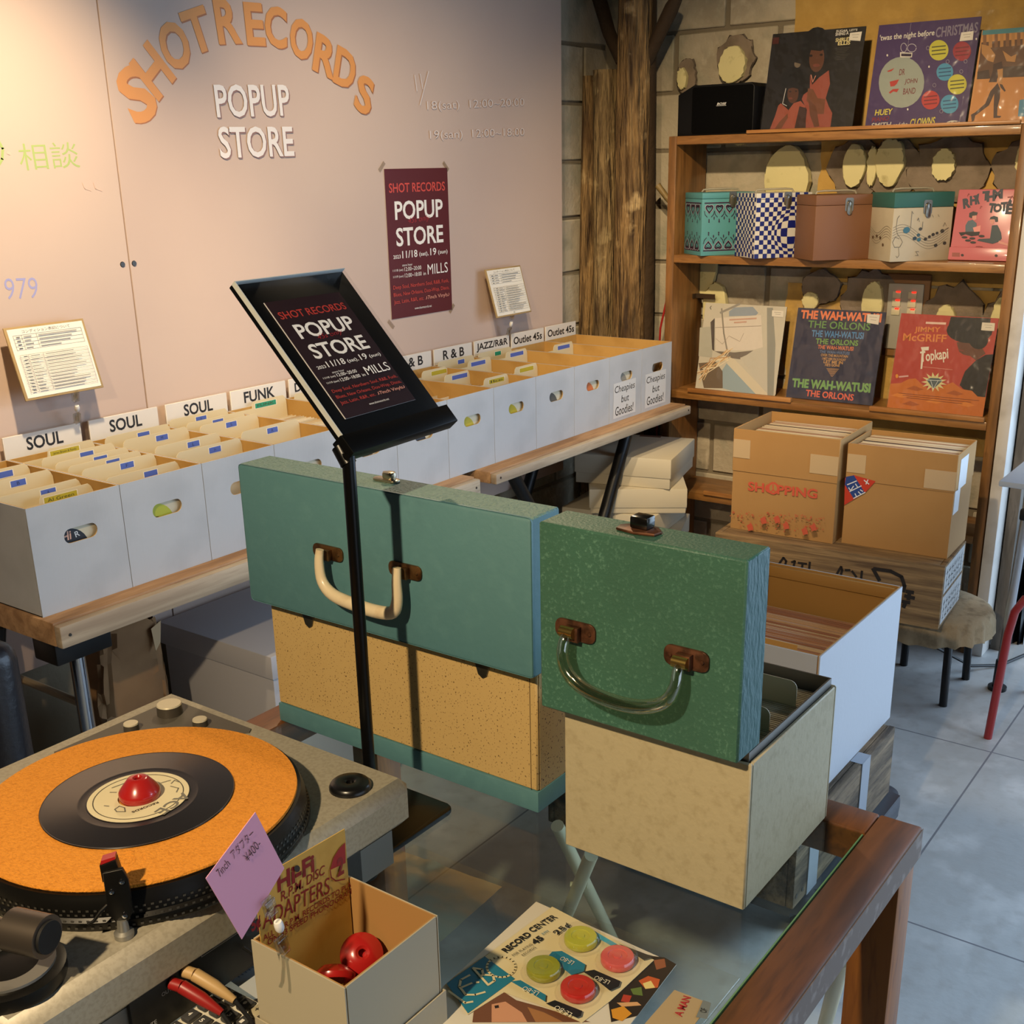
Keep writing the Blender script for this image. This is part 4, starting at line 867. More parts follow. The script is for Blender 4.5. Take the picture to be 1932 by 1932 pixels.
def d5(a):
    K = lambda *p: [u5(*k) for k in p]
    E = lambda x, y, rx, ry, c_, n=20: a.poly([u5(x+rx*cos(2*pi*k/n), y+ry*sin(2*pi*k/n)) for k in range(n)], c_)
    a.poly(K((235, 140), (950, 175), (825, 885), (130, 825)), 'a43628')
    a.poly(K((155, 655), (230, 650), (290, 620), (340, 615), (390, 660), (450, 700), (560, 660), (610, 640), (680, 690), (760, 700), (790, 740), (850, 745), (826, 885), (130, 826)), 'b8651f')
    for i, (x, y) in enumerate(((220, 740), (330, 690), (470, 780), (620, 720), (700, 800), (300, 800))): a.poly(K((x-60, y), (x, y-22), (x+70, y+4), (x+20, y+16)), '9c4f18' if i % 2 else 'c8782c')
    a.poly(K((660, 660), (700, 560), (780, 480), (850, 440), (905, 435), (845, 745), (790, 740), (750, 700), (690, 690)), '15100f')
    a.poly(K((640, 350), (760, 330), (820, 380), (850, 430), (780, 480), (740, 450), (690, 440), (660, 420), (650, 390)), '5e3826'); E(735, 265, 168, 92, '14100e'); E(800, 330, 70, 70, '14100e'); a.poly(K((600, 165), (890, 175), (880, 260), (570, 270)), '14100e'); a.stroke(K((655, 405), (690, 412)), .004, '7a3a30')
    for s_, p, q, h, c_ in (('JIMMY', (330, 288), (520, 290), .022, 'cc7a3a'), ('McGRIFF', (245, 342), (562, 352), .025, 'cc7a3a'), ('Topkapi', (378, 520), (582, 492), .045, 'd6cfc0')): a.text(s_, u5(*p), u5(*q), h, c_, .02)
    a.poly(K((378, 388), (438, 384), (436, 410), (404, 412), (388, 546), (376, 546), (386, 412)), 'd6cfc0')
    n = 26; a.poly([u5(475+(95 if k % 2 else 52)*cos(2*pi*k/n), 640+(72 if k % 2 else 40)*sin(2*pi*k/n)) for k in range(n)], 'c9bf8a'); a.poly(K((420, 625), (450, 610), (510, 612), (535, 630), (470, 690)), '46565c'); a.stroke(K((420, 625), (535, 630)), .0016, 'cfd6d6'); a.stroke(K((450, 626), (470, 690), (505, 628)), .0014, 'cfd6d6')
    for i in range(3): a.stroke(K((215+i*30, 722+i*16), (800-i*60, 770+i*12)), .0014, '6b3414')
    a.stroke(K((390, 530), (610, 550)), .0012, 'd0988a'); a.poly([u5(203+11*cos(k*.8), 600+15*sin(k*.8)) for k in range(8)], 'cf8a2c'); a.stroke(K((220, 605), (285, 598)), .005, 'c9a09a'); a.stroke(K((420, 210), (560, 215)), .007, 'd8b8a8')
lp('s', 3.875, 1.122, .7915, .2, .312, .312, 'red and orange LP cover with a jewel and dark-haired head, right of the third shelf', [u5(235, 140), u5(950, 175), u5(825, 885), u5(130, 825)], d5, sticker=[u5(828, 205), u5(922, 210), u5(915, 268), u5(820, 262)])
v6 = lambda x, y: (1240+x*.2588, 500+y*.2588)
def d6(a):
    K = lambda *p: [v6(*k) for k in p]
    for c_, p in (('bfb8a6', ((345, 255), (955, 285), (855, 930), (265, 880))), ('a9a696', ((300, 440), (410, 430), (390, 660), (290, 650))), ('8b96a0', ((520, 320), (560, 290), (700, 285), (740, 330), (720, 350), (520, 356))), ('cfc5b6', ((415, 370), (760, 345), (770, 580), (700, 600), (420, 612))), ('6f665a', ((410, 612), (560, 620), (700, 605), (600, 670), (520, 660))), ('4a4038', ((380, 400), (412, 370), (408, 612), (392, 600))), ('bcb6a6', ((600, 660), (800, 570), (900, 600), (860, 920), (800, 930))), ('cabfa6', ((510, 650), (560, 670), (810, 925), (720, 925), (500, 700))), ('8fa0a6', ((500, 700), (720, 925), (600, 915), (470, 880), (460, 760))), ('6a5a48', ((290, 700), (420, 690), (470, 760), (470, 880), (330, 880))), ('8a8a80', ((805, 290), (850, 292), (865, 560), (845, 930), (800, 930)))): a.poly(K(*p), c_)
    a.stroke(K((465, 300), (480, 480), (515, 660)), .006, '8a8274'); a.stroke(K((455, 330), (600, 265)), .008, '8f8a80'); a.stroke(K((415, 440), (760, 425)), .0018, '8a7e70')
    rr_ = random.Random(4)
    for i in range(16): a.stroke(K((300+rr_.uniform(-20, 40), 760+rr_.uniform(-30, 90)), (400+rr_.uniform(-20, 40), 700+rr_.uniform(-40, 40)), (510+rr_.uniform(-20, 40), 620+rr_.uniform(-40, 60))), .0026, rr_.choice(('d2b98a', 'b88a5a', 'e0d0b0')))
    a.stroke(K((388, 280), (378, 292), (386, 306)), .0022, '2a2622'); a.text('The Automobile', v6(525, 385), v6(725, 370), .012, 'b5735a', 0) if 0 else a.strokes([K((525, 382), (725, 370)), K((560, 402), (650, 396))], .005, 'c09a86')
    a.stroke(K((420, 520), (470, 560), (520, 500), (600, 540), (630, 480)), .0012, '9a8e80')
lp('s', 3.875, 1.842, .7915, .2, .318, .312, 'pale LP cover with a photo of white and blue shapes, left of the third shelf', [v6(345, 255), v6(955, 285), v6(855, 930), v6(265, 880)], d6, sticker=[v6(845, 310), v6(930, 315), v6(925, 362), v6(842, 355)])
# ================================================================ cardboard boxes of LPs on a wooden crate and a stool
MCB = M('cardboard', 'a87f4a', .8, noise=[(3, 'a07743', .45, .7)], bump=(12, .1, .004, (12, 12, .4)))
MCBI = M('cardboard_inside', '8f6a3a', .85)
MTAPE = M('packing_tape', 'bca27c', .25)
def lpbox(nm, x, y, rz, w, d, h, split, lab, face, side, seed):
    """open LP carton with raised flaps; local x along its front (towards -y of the room), y into depth"""
    T = Matrix.Translation((x, y, .4805)) @ Matrix.Rotation(rz, 4, 'Z')
    r = root('cardboard_box', (0, 0, 0), lab, 'box', 'cardboard boxes of LPs', T=T)
    mb = MB(); t = .004
    mb.box(0, w, 0, t, 0, split).box(0, w, d-t, d, 0, split).box(0, t, t, d-t, 0, split).box(w-t, w, t, d-t, 0, split).box(t, w-t, t, d-t, 0, t); mb.build('carton', MCB, r, world=False)
    for a in (((-.002, w+.002, -.0025, .0015)), ((0, w, d-.0015, d+.0025)), ((-.0025, .0015, 0.0018, d-.002)), ((w-.0015, w+.0025, .0018, d-.002))):
        MB().box(a[0], a[1], a[2], a[3], split-.006 if a[2] < 0 else split-.001, h, .0008, 1).build('flap', MCB, r, world=False)
    a = face(w, h)
    if a: a.build('printed_front', r, r.matrix_world @ frame((0, -.0028, 0), (1, 0, 0), (0, 0, 1)))
    for (u0, u1, v0, v1) in ((.0, .055, h*.72, h*.9), (w-.085, w+.001, h*.66, h*.84)):
        MB().box(u0, u1, -.0042, -.0030, v0, v1).build('tape_strip', MTAPE, r, world=False)
    if side: side(r, w, d, h)
    rr_ = random.Random(seed); n = 30
    for i in range(n):
        yy = .02+(d-.04)*(i+.5)/n
        sleeve(r.matrix_world @ Vector((w/2+rr_.uniform(-.003, .003), yy, .006)), 'LP sleeve filed upright in the '+nm, 'LPs in the '+nm, i, rz, -.02, mesh=lpm(rr_.randrange(7)))
LPC = ['c2b49a', 'b8a888', '3a3a40', 'a08a70', 'd0c4ae', '8a5a4a', 'c7b59a']; LPM = {}
def lpm(i):
    if i not in LPM:
        o = MB().box(-.146, .146, -.0017, .0017, 0, .292, .0006, 1).build('record_sleeve', M('lp_edge_'+LPC[i], LPC[i], .35)); LPM[i] = o.data; bpy.data.objects.remove(o)
    return LPM[i]
k6 = lambda x, y: (1232+x*.3623, 600+y*.3623)
def face1(w, h):
    a = Art(w, h, [(1391, 803), (1589, 826), (1567, 1026), (1378, 996)]); R_ = 'c4553c'
    a.text('SHOPPING', k6(500, 895), k6(857, 938), .030, R_, .03); a.poly([k6(632+30*cos(k*.5), 882+34*sin(k*.5)) for k in range(13)], R_); a.poly([k6(632+20*cos(k*.5), 882+23*sin(k*.5)) for k in range(13)], 'a87f4a'); a.stroke([k6(632, 862), k6(632, 892), k6(620, 900)], .004, R_); a.stroke([k6(632, 892), k6(646, 902)], .004, R_)
    rr_ = random.Random(8)
    for i in range(150):
        x = rr_.uniform(415, 900); y = 1000+(x-415)*.06+rr_.uniform(-10, 95)*rr_.random()**.6; s_ = rr_.uniform(2, 6)
        p = [k6(x+s_*cos(k*1.3+i), y+s_*sin(k*1.3+i)) for k in range(4)]; a.poly(p, 'b8623f')
    for x, y in ((590, 1045), (705, 1072), (800, 1100), (520, 1080), (845, 1080), (660, 1040)):
        a.poly([k6(x+(14+6*(k % 2))*cos(k*.7), y+(17+7*(k % 2))*sin(k*.7)) for k in range(9)], 'c0573c')
    return a
def face2(w, h):
    a = Art(w, h, [(1607, 832), (1818, 850), (1792, 1048), (1593, 1017)])
    a.poly([k6(1016, 820), k6(1060, 805), k6(1175, 835), k6(1120, 895), k6(1012, 960)], 'b8361f'); a.poly([k6(1020, 815), k6(1062, 806), k6(1118, 895), k6(1060, 925), k6(1015, 855)], '233f80')
    a.strokes([[k6(1028, 855), k6(1075, 835)], [k6(1040, 890), k6(1100, 860)], [k6(1060, 925), k6(1120, 893)], [k6(1035, 870), k6(1045, 885), k6(1060, 862)], [k6(1070, 850), k6(1080, 865)], [k6(1068, 900), k6(1075, 915)], [k6(1085, 890), k6(1100, 905)], [k6(1095, 880), k6(1108, 888)], [k6(1115, 830), k6(1140, 850)], [k6(1135, 828), k6(1125, 850)]], .003, 'cfd2d8')
    return a
def side2(r, w, d, h):
    MB().box(w+.0028, w+.0036, .03, .12, .2, .29).build('white_label', M('label_paper', 'cfcfcf', .6), r, world=False); MB().box(w+.0002, w+.0012, .01, .07, .13, .2).build('white_label', M('label_paper'), r, world=False)
lpbox('left cardboard box', 3.262, 1.543, -pi/2+.04, .333, .30, .323, .195, 'cardboard box printed with red shopping lettering, full of LPs, left one on the crate', face1, None, 1)
lpbox('right cardboard box', 3.302, 1.192, -pi/2+.045, .312, .215, .31, .205, 'cardboard box with a red and blue sticker, full of LPs, right one on the crate', face2, side2, 2)
MCRT = M('old_crate_wood', '957850', .8, wood=('5a442b', (.8, 8, 14), 4), bump=(14, .5, .006, (.7, 7, 10)))
T = Matrix.Translation((3.193, 1.562, .286)) @ Matrix.Rotation(-pi/2+.073, 4, 'Z')
wc = root('wooden_crate', (0, 0, 0), 'old wooden crate with burnt lettering under the two cardboard boxes', 'crate', T=T)
mb = MB(); mb.box(0, .70, 0, .016, 0, .194, .002); mb.build('front_board', MCRT, wc, world=False); MB().box(0, .70, .265, .281, 0, .194, .002).build('back_board', MCRT, wc, world=False)
MB().box(0, .016, .0165, .2645, 0, .194, .002).build('end_board', MCRT, wc, world=False); MB().box(.684, .70, .0165, .2645, 0, .194, .002).build('end_board', MCRT, wc, world=False)
MB().box(.0165, .6835, .0165, .2645, .176, .1935, .002).build('top_board', MCRT, wc, world=False); MB().box(.0165, .6835, .0165, .2645, 0, .012).build('bottom_board', MCRT, wc, world=False)
a = Art(.70, .194, [(1352, 1005), (1783, 1069), (1776, 1186), (1347, 1111)]); BK = '1f1710'
kk = lambda x, y: (1320+x*.20704, 950+y*.20704)
a.strokes([[kk(735, 545), kk(775, 490), kk(800, 520), kk(790, 560)], [kk(850, 530), kk(880, 520), kk(870, 560)], [kk(910, 535), kk(985, 545)], [kk(950, 540), kk(945, 580)], [kk(1015, 530), kk(1010, 590)], [kk(1265, 630), kk(1300, 570), kk(1310, 600), kk(1300, 640)], [kk(1340, 600), kk(1380, 600)], [kk(1400, 610), kk(1440, 660)], [kk(1490, 610), kk(1485, 670)]], .007, BK)
a.strokes([[kk(1590, 590), kk(1650, 690)], [kk(1600, 588), kk(1750, 610), kk(1850, 660), kk(1880, 740), kk(1870, 790)], [kk(1900, 790), kk(1960, 800)], [kk(1890, 830), kk(1970, 850)], [kk(1930, 790), kk(1920, 860)], [kk(1870, 880), kk(1930, 890)], [kk(1880, 930), kk(1900, 880)]], .011, BK)
a.build('burnt_lettering', wc, wc.matrix_world @ frame((0, 0, 0), (1, 0, 0), (0, 0, 1)))
for v0, v1 in ((.105, .188), (.01, .095)):
    a = Art(.27, .19); a.rect(.012, v0, .262, v1, 'b9b9b6', .7); rr_ = random.Random(int(v0*100))
    for i in range(7):
        for j in range(3):
            x, y = .03+.033*i, v0+.015+.022*j; a.strokes([[(x, y), (x+.018, y+rr_.uniform(-.004, .004))], [(x+.006, y-.006), (x+.008, y+.01)]], .003, '4a4a48')
    a.build('paper_label', wc, wc.matrix_world @ frame((.70, .003, 0), (0, 1, 0), (0, 0, 1)))
# stool with frilled cover
st = root('stool', (3.475, .955, 0), 'low stool with frilled beige cover and black tube legs under the crate', 'stool')
mb = MB(); n = 64; rings = []
for rr_, z in ((0, .283), (.10, .283), (.165, .280), (.18, .272), (.186, .25), (.19, .205)):
    rings.append([mb.bm.verts.new((3.475+(rr_+(.007*sin(k*2.4+rr_*9)+.004*sin(k*5.1) if z < .26 else 0))*cos(2*pi*k/n), .955+(rr_+(.007*sin(k*2.4+rr_*9) if z < .26 else 0))*sin(2*pi*k/n), z+(.004*sin(k*1.9) if z < .21 else 0))) for k in range(n)] if rr_ else [mb.bm.verts.new((3.475, .955, z))])
for A, B in zip(rings, rings[1:]):
    for k in range(n):
        j = (k+1) % n
        mb.bm.faces.new((A[0], B[k], B[j]) if len(A) == 1 else (A[k], B[k], B[j], A[j]))
mb.build('seat_cover', M('beige_cloth', 'a08c6c', .95, noise=[(30, '7c6a4e', .5, .75)], bump=(80, .4, .004)), st, smooth=True, ang=80)
MB().lathe([(0, .225), (.165, .225), (.17, .235), (.17, .27), (0, .27)], 32, (3.475, .955, 0)).build('seat', M('seat_board', '3a3028', .8), st)
for sx, sy in ((-1, -1), (1, -1), (-1, 1), (1, 1)):
    mb = MB(); mb.tube([(3.475+sx*.06, .955+sy*.05, .222), (3.475+sx*.10, .955+sy*.085, .215), (3.475+sx*.113, .955+sy*.096, .19), (3.475+sx*.118, .955+sy*.10, .0)], .0125, 12); mb.build('leg', M('black_tube', '0e0e0f', .35, .2), st)
mb = MB(); mb.tube([(3.56, .98, .11), (3.66, .86, .02), (3.75, .79, .006), (3.9, .74, .006), (4.4, .66, .006)], .005, 6); tag(mb.build('cable', M('black_rubber', '141414', .5)), 'black cable lying on the floor behind the stool', 'cable')
# ================================================================ white LP cartons on strapped crate and trolley
MWB = M('white_carton_blue', 'abaeb4', .6, bump=(10, .1, .003, (9, .2, 9)))
MKR2 = M('kraft_inside_dark', 'a57c40', .8)
def bigbox(x0, x1, y0, y1, z0, z1, lab):
    b = root('record_carton', ((x0+x1)/2, (y0+y1)/2, z0), lab, 'box', 'large white record cartons'); carton(b, x0, x1, y0, y1, z0, z1, .006, None, MWB, MKR2)
    MB().box(x1-.0145, x1-.0065, y0+.007, y1-.007, z1-.03, z1-.004, .001).build('folded_rim', MKR2, b); return b
bigbox(1.99, 2.462, .742, 1.062, .3605, .683, 'large open white carton of singles behind the green case')
bigbox(1.99, 2.455, 1.07, 1.285, .3605, .683, 'second large white carton, mostly hidden left of the open one')
rr_ = random.Random(3); PC = ['b98f74', 'c4a07e', 'a97c62', 'c9b090', '9c6e58', 'bfa08a']; PM = []
for c_ in PC:
    o = MB().box(-.0019, .0019, -.148, .148, 0, .215, .0006, 1).build('record_sleeve', M('pink_sleeve_'+c_, c_, .75)); PM.append(o.data); bpy.data.objects.remove(o)
for i in range(70):
    x = 2.01+.43*(i+.5)/70
    o = sleeve((x, .902+rr_.uniform(-.002, .002), .3665+rr_.uniform(0, .006)), 'brownish paper sleeve packed in the large open white carton', 'sleeves in the large white carton', 0, mesh=PM[rr_.randrange(6)])
dv = root('divider_card', (2.13, .92, .37), 'kraft card divider standing up among sleeves in the large white carton', 'divider'); MB().box(2.105, 2.1072, .835, 1.05, .37, .645, .001).build('card', M('kraft_divider', 'b38a4e', .8), dv)
MCR2 = M('weathered_crate', '7d6a52', .85, wood=('2f251b', (1, 8, 6), 4), bump=(18, .6, .008, (1, 7, 7)))
cr2 = root('wooden_crate', (2.1, 1.06, .19), 'weathered wooden crate with steel straps under the white cartons', 'crate')
MB().box(1.872, 2.425, .716, .732, .19, .36, .003).build('side_board', MCR2, cr2); MB().box(1.872, 2.425, 1.284, 1.30, .19, .36, .003).build('side_board', MCR2, cr2)
MB().box(2.409, 2.425, .7325, 1.2835, .19, .359, .003).build('end_board', MCR2, cr2); MB().box(1.872, 1.888, .7325, 1.2835, .19, .359, .003).build('end_board', MCR2, cr2); MB().box(1.8885, 2.4085, .7325, 1.2835, .19, .202).build('base_board', MCR2, cr2)
MB().box(1.8885, 2.4085, .7325, 1.2835, .345, .3595).build('top_board', MCR2, cr2)
for x in (1.935, 2.21): MB().box(x, x+.05, .7135, .7157, .19, .3613).box(x, x+.05, .7135, .741, .3600, .3604).build('steel_strap', M('galvanised', 'a3a9b2', .4, .6), cr2)
for x, z in ((1.885, .33), (1.885, .215), (1.915, .33), (1.915, .215)): mb = MB(); mb.lathe([(0, .001), (.005, .001), (.0055, 0)], 8, T=frame((x, .716, z), (1, 0, 0), (0, 0, 1))); mb.build('nail', M('dark_steel'), cr2)
do = root('trolley', (2.15, 1.05, 0), 'dark plastic trolley base under the strapped crate', 'trolley')
MB().prism(rrect(1.92, 2.475, .69, 1.31, .05, 8), .135, .1895, bev=.02).build('deck', M('dark_plastic', '3a3d44', .35), do)
for x in (2.1, 2.40):
    for y in (.78, 1.22):
        mb = MB(); mb.lathe([(0, -.012), (.05, -.012), (.055, -.006), (.055, .006), (.05, .012), (0, .012)], 18, T=Matrix.Translation((x, y, .055)) @ Matrix.Rotation(pi/2, 4, 'X')); w_ = mb.build('caster', M('caster_rubber', '1b1b1c', .6), do)
        MB().box(x-.015, x+.015, y-.02, y-.014, .055, .136).box(x-.015, x+.015, y+.014, y+.02, .055, .136).build('fork', M('galvanised'), w_)
# cream folding stool under the counter
fs = root('folding_stool', (1.6, 1.0, 0), 'cream folding stool with crossed tube legs seen through the glass top', 'stool'); MCRM = M('cream_paint', 'c3bd9e', .4)
for a_, b_ in (((1.519, 1.034, .45), (1.789, 1.066, .0)), ((1.475, .933, .45), (1.738, 1.188, 0)), ((1.45, .472, .45), (1.771, .605, 0)), ((1.55, .50, .45), (1.80, .53, 0))):
    mb = MB(); mb.tube([a_, b_], .0125, 12); mb.build('leg', MCRM, fs)
mb = MB(); mb.tube([(1.615, 1.03, .27), (1.60, 1.06, .27)], .006, 8); mb.build('pivot_pin', MCRM, fs)
# ================================================================ doorway at the right edge
ft = root('camping_table', (3.4, .4, 0), 'pale blue-white folding table with aluminium legs at the right edge', 'table')
MB().box(3.19, 3.80, -.4, .735, .748, .764, .004).build('tabletop', M('pale_tabletop', 'b8c4d2', .4), ft)
MALU = M('aluminium', 'b4b6ba', .35, .85)
for x, y in ((3.55, .725), (3.25, -.35), (3.75, -.35)):
    mb = MB(); mb.tube([(x, y, .746), (x+.018, y+.025, .05)], .013, 12); mb.build('leg', MALU, ft)
    mb = MB(); mb.tube([(x+.017, y+.024, .10), (x+.019, y+.027, .012)], .016, 12); mb.lathe([(0, 0), (.028, 0), (.028, .012), (0, .014)], 14, (x+.019, y+.027, 0)); mb.build('foot', MBLK, ft)
mb = MB(); mb.box(3.53, 3.57, .70, .745, .565, .60, .006); mb.tube([(3.55, .72, .60), (3.55, .72, .625), (3.56, .70, .635)], .006, 8); mb.build('clamp', MBLK, ft)
MRED = M('red_enamel', '8f1c1c', .35, coat=.3)
rc = root('chair', (3.3, .45, 0), 'red tubular metal chair cut off by the right edge of the photo', 'chair')
for y, s_ in ((.685, 1), (.25, -1)):
    mb = MB(); mb.tube([(3.215, y, 0), (3.205, y-.02*s_, .33), (3.205, y-.03*s_, .40), (3.21, y-.05*s_, .44), (3.22, y-.09*s_, .455), (3.25, y-.12*s_, .457)], .0115, 12); mb.build('leg', MRED, rc)
    mb = MB(); mb.tube([(3.60, y-.02*s_, 0), (3.58, y-.05*s_, .44)], .0115, 12); mb.build('leg', MRED, rc)
MB().prism(rrect(3.20, 3.60, .31, .62, .05), .452, .475, bev=.008).build('seat', MRED, rc)
tp = root('tarpaulin', (4.15, .9, 0), 'black plastic sheeting hanging in the dark gap beside the door frame', 'sheet')
mb = MB(); n = 20; m_ = 24; vs = [[mb.bm.verts.new((3.985+.018*sin(i*1.9+j*.7)+.01*sin(j*1.3), .775+.118*i/n+.004*sin(j), 2.2*j/m_)) for i in range(n+1)] for j in range(m_+1)]
for j in range(m_):
    for i in range(n): mb.bm.faces.new((vs[j][i], vs[j][i+1], vs[j+1][i+1], vs[j+1][i]))
mb.build('sheet', M('black_polythene', '0c0d10', .22), tp, ang=60, smooth=True)
# ================================================================ glass topped counter table
MFRM = M('frame_wood', '74451d', .5, wood=('482a10', (1.2, 9, 9), 4))
MFRM2 = M('leg_wood', '96591f', .5, wood=('5c2f0f', (8, 8, 1), 3), coat=.1)
MEDGE = M('worn_edge', '6f5f55', .6, noise=[(60, '8d8078', .55, .7)])
GZ = .89
ct = root('counter_table', (.45, .71, 0), 'wooden counter table with inset glass top in the foreground', 'table')
X0, X1, Y0, Y1, FW = -.28, 1.152, .300, 1.122, .047
MB().box(X1-FW, X1, Y0+FW+.0003, Y1-FW-.0003, GZ-.042, GZ, .003).build('frame_rail', MFRM, ct)
MB().box(X0, X0+FW, Y0+FW+.0003, Y1-FW-.0003, GZ-.042, GZ, .003).build('frame_rail', MFRM, ct)
for a, b in ((Y0, Y0+FW), (Y1-FW, Y1)):
    mb = MB(); mb.box(X0, X1, a, b, GZ-.042, GZ, .003); mb.build('frame_rail', MFRM, ct)
MB().box(X0, X1+.0004, Y0-.0008, Y0-.0001, GZ-.038, GZ-.003).build('edge_veneer', MEDGE, ct)
for x, y in ((X1-.052, Y0+.004), (X1-.052, Y1-.054), (X0+.002, Y0+.004), (X0+.002, Y1-.054)):
    MB().box(x, x+.05, y, y+.05, 0, GZ-.0425, .002).build('leg', MFRM2, ct)
def glass(name, tint, fac):
    if name in MATS: return MATS[name]
    m = bpy.data.materials.new(name); m.use_nodes = True; MATS[name] = m; nt = m.node_tree; N = nt.nodes; L = nt.links; N.remove(N['Principled BSDF'])
    t = N.new('ShaderNodeBsdfTransparent'); t.inputs[0].default_value = tint; g = N.new('ShaderNodeBsdfGlossy'); g.inputs['Roughness'].default_value = .02
    f = N.new('ShaderNodeFresnel'); f.inputs[0].default_value = 1.45; mu = N.new('ShaderNodeMath'); mu.operation = 'MULTIPLY'; mu.inputs[1].default_value = fac; L.new(f.outputs[0], mu.inputs[0]); ge = N.new('ShaderNodeNewGeometry'); sb = N.new('ShaderNodeMath'); sb.operation = 'SUBTRACT'; sb.inputs[0].default_value = 1; L.new(ge.outputs['Backfacing'], sb.inputs[1]); m2 = N.new('ShaderNodeMath'); m2.operation = 'MULTIPLY'; L.new(mu.outputs[0], m2.inputs[0]); L.new(sb.outputs[0], m2.inputs[1])
    x = N.new('ShaderNodeMixShader'); L.new(m2.outputs[0], x.inputs[0]); L.new(t.outputs[0], x.inputs[1]); L.new(g.outputs[0], x.inputs[2]); L.new(x.outputs[0], N['Material Output'].inputs['Surface']); return m
MGLS = glass('table_glass', (.90, .95, .92, 1), .8)
MB().box(X0+FW+.002, X1-FW-.004, Y0+FW+.003, Y1-FW-.002, GZ-.008, GZ-.0005).build('glass_top', MGLS, ct)
mb = MB(); mb.box(X0+FW+.002, X1-FW-.004, Y0+FW+.0012, Y0+FW+.0026, GZ-.005, GZ-.0008); e_ = mb.build('glass_edge', M('green_glass_edge', '7fae78', .15, trans=.4), ct); e_['label'] = 'green edge of the glass'
# loose acrylic sheet lying on the near part of the glass
SHX = .806
tag(MB().box(.20, SHX, .352, .738, GZ, GZ+.003, .0006, 1).build('acrylic_sheet', glass('sheet_acrylic', (.96, .97, .96, 1), .9)), 'loose clear acrylic sheet lying on the near part of the glass top', 'sheet')
SZ = GZ+.0031
# ================================================================ turntable
MPLN = M('plinth_champagne', 'a19a88', .45, .1, noise=[(250, '968f7d', .45, .6)])
MPLD = M('plinth_grey', '7b7e7e', .45, .15)
tt = root('turntable', (.55, .89, GZ), 'silver grey direct-drive turntable playing a single', 'turntable')
TC = (.557, .851)
mb = MB(); mb.box(.325, .779, .706, 1.088, .944, .997, .0115, 1); mb.build('plinth', MPLN, tt)
mb = MB(); mb.prism([(.352, .716), (.752, .716), (.765, .73), (.765, 1.075), (.352, 1.075)], .906, .9445); mb.build('lower_body', MPLD, tt)
for x, y in ((.385, .745), (.735, .745), (.385, 1.05), (.735, 1.05)): MB().lathe([(0, 0), (.016, 0), (.018, .004), (.018, .0155), (0, .0155)], 18, (x, y, GZ+.0004)).build('foot', MBLK, tt)
MB().prism([(.645, 1.06), (.6, 1.06), (.75, .92), (.757, .925), (.757, 1.053), (.75, 1.06)], .9971, .9985).build('control_panel', M('panel_grey', '5c574e', .5, .2), tt)
MKNB = M('knob_cream', 'cfc6ac', .35, .2); MKNS = M('knob_side', '4e4840', .4, .3)
for x, y, r_, h_ in ((.731, 1.032, .0145, .011), (.680, 1.034, .0085, .007), (.730, .978, .0085, .007)):
    k_ = MB().lathe([(0, 0), (r_, 0), (r_*.97, h_), (0, h_)], 28, (x, y, .9986)).build('knob', MKNS, tt); MB().lathe([(0, h_), (r_*.97, h_), (r_*.92, h_+.0015), (0, h_+.0015)], 28, (x, y, .9986)).build('knob_cap', MKNB, k_)
MPLT = M('platter_black', '131210', .4, .5)
mb = MB(); mb.lathe([(0, 0), (.154, 0), (.156, .003), (.156, .009), (.153, .012), (.153, .021), (.150, .028), (.149, .0312), (0, .0312)], 96, (*TC, .9975)); pt_ = mb.build('platter', MPLT, tt)
mb = MB()
for j, (z, r_) in enumerate(((.0045, .1563), (.0105, .1552), (.015, .1534), (.019, .1534))):
    n = 150
    for k in range(n):
        t = 2*pi*(k+.5*(j % 2))/n; x, y = TC[0]+r_*cos(t), TC[1]+r_*sin(t); T = Matrix.Translation((x, y, .9975+z)) @ Matrix.Rotation(t, 4, 'Z')
        q = [T @ Vector(v) for v in ((.0003, -.0012, -.001), (.0003, .0012, -.001), (.0003, .0012, .001), (.0003, -.0012, .001))]; mb.poly(q)
mb.build('strobe_dots', M('dot_grey', '4c4a45', .4, .4), pt_)
# slipmat with pressed emblem
MFLT = M('orange_felt', 'da8d2a', .95, noise=[(260, 'c67c1c', .45, .72)], bump=(520, .5, .003))
sm = root('slipmat', (*TC, 1.0289), 'orange felt slipmat with a pressed round emblem on the turntable platter', 'slipmat')
MB().lathe([(0, 0), (.1455, 0), (.146, .001), (.1455, .003), (0, .003)], 96, (*TC, 1.0289)).build('felt', MFLT, sm)
MEMB = M('orange_felt_dark', 'bb6a0e', .95)
mb = MB(); c_ = Vector((.484, .772, 1.0316))
for rx, ry in ((.010, .008), (.0065, .005)):
    mb.tube([c_+Vector((rx*cos(2*pi*k/20)*.8-ry*sin(2*pi*k/20)*.6, rx*cos(2*pi*k/20)*.6+ry*sin(2*pi*k/20)*.8, 0)) for k in range(20)], .0007, 6, True)
mb.tube([c_+Vector((-.003, -.002, 0)), c_+Vector((.001, .003, 0)), c_+Vector((.004, .002, 0))], .0007, 6)
for k in range(26):
    t = 2*pi*k/26; e = Vector((cos(t), sin(t), 0)); mb.tube([c_+e*.0145, c_+e*.0175], .0006, 5)
for dx in (-.0135, -.0115, .012, .0140): mb.tube([c_+Vector((dx*.7-.002, dx*.7+.003, 0)), c_+Vector((dx*.7+.003, dx*.7-.002, 0))], .0006, 5)
mb.build('pressed_emblem', MFLT, sm)
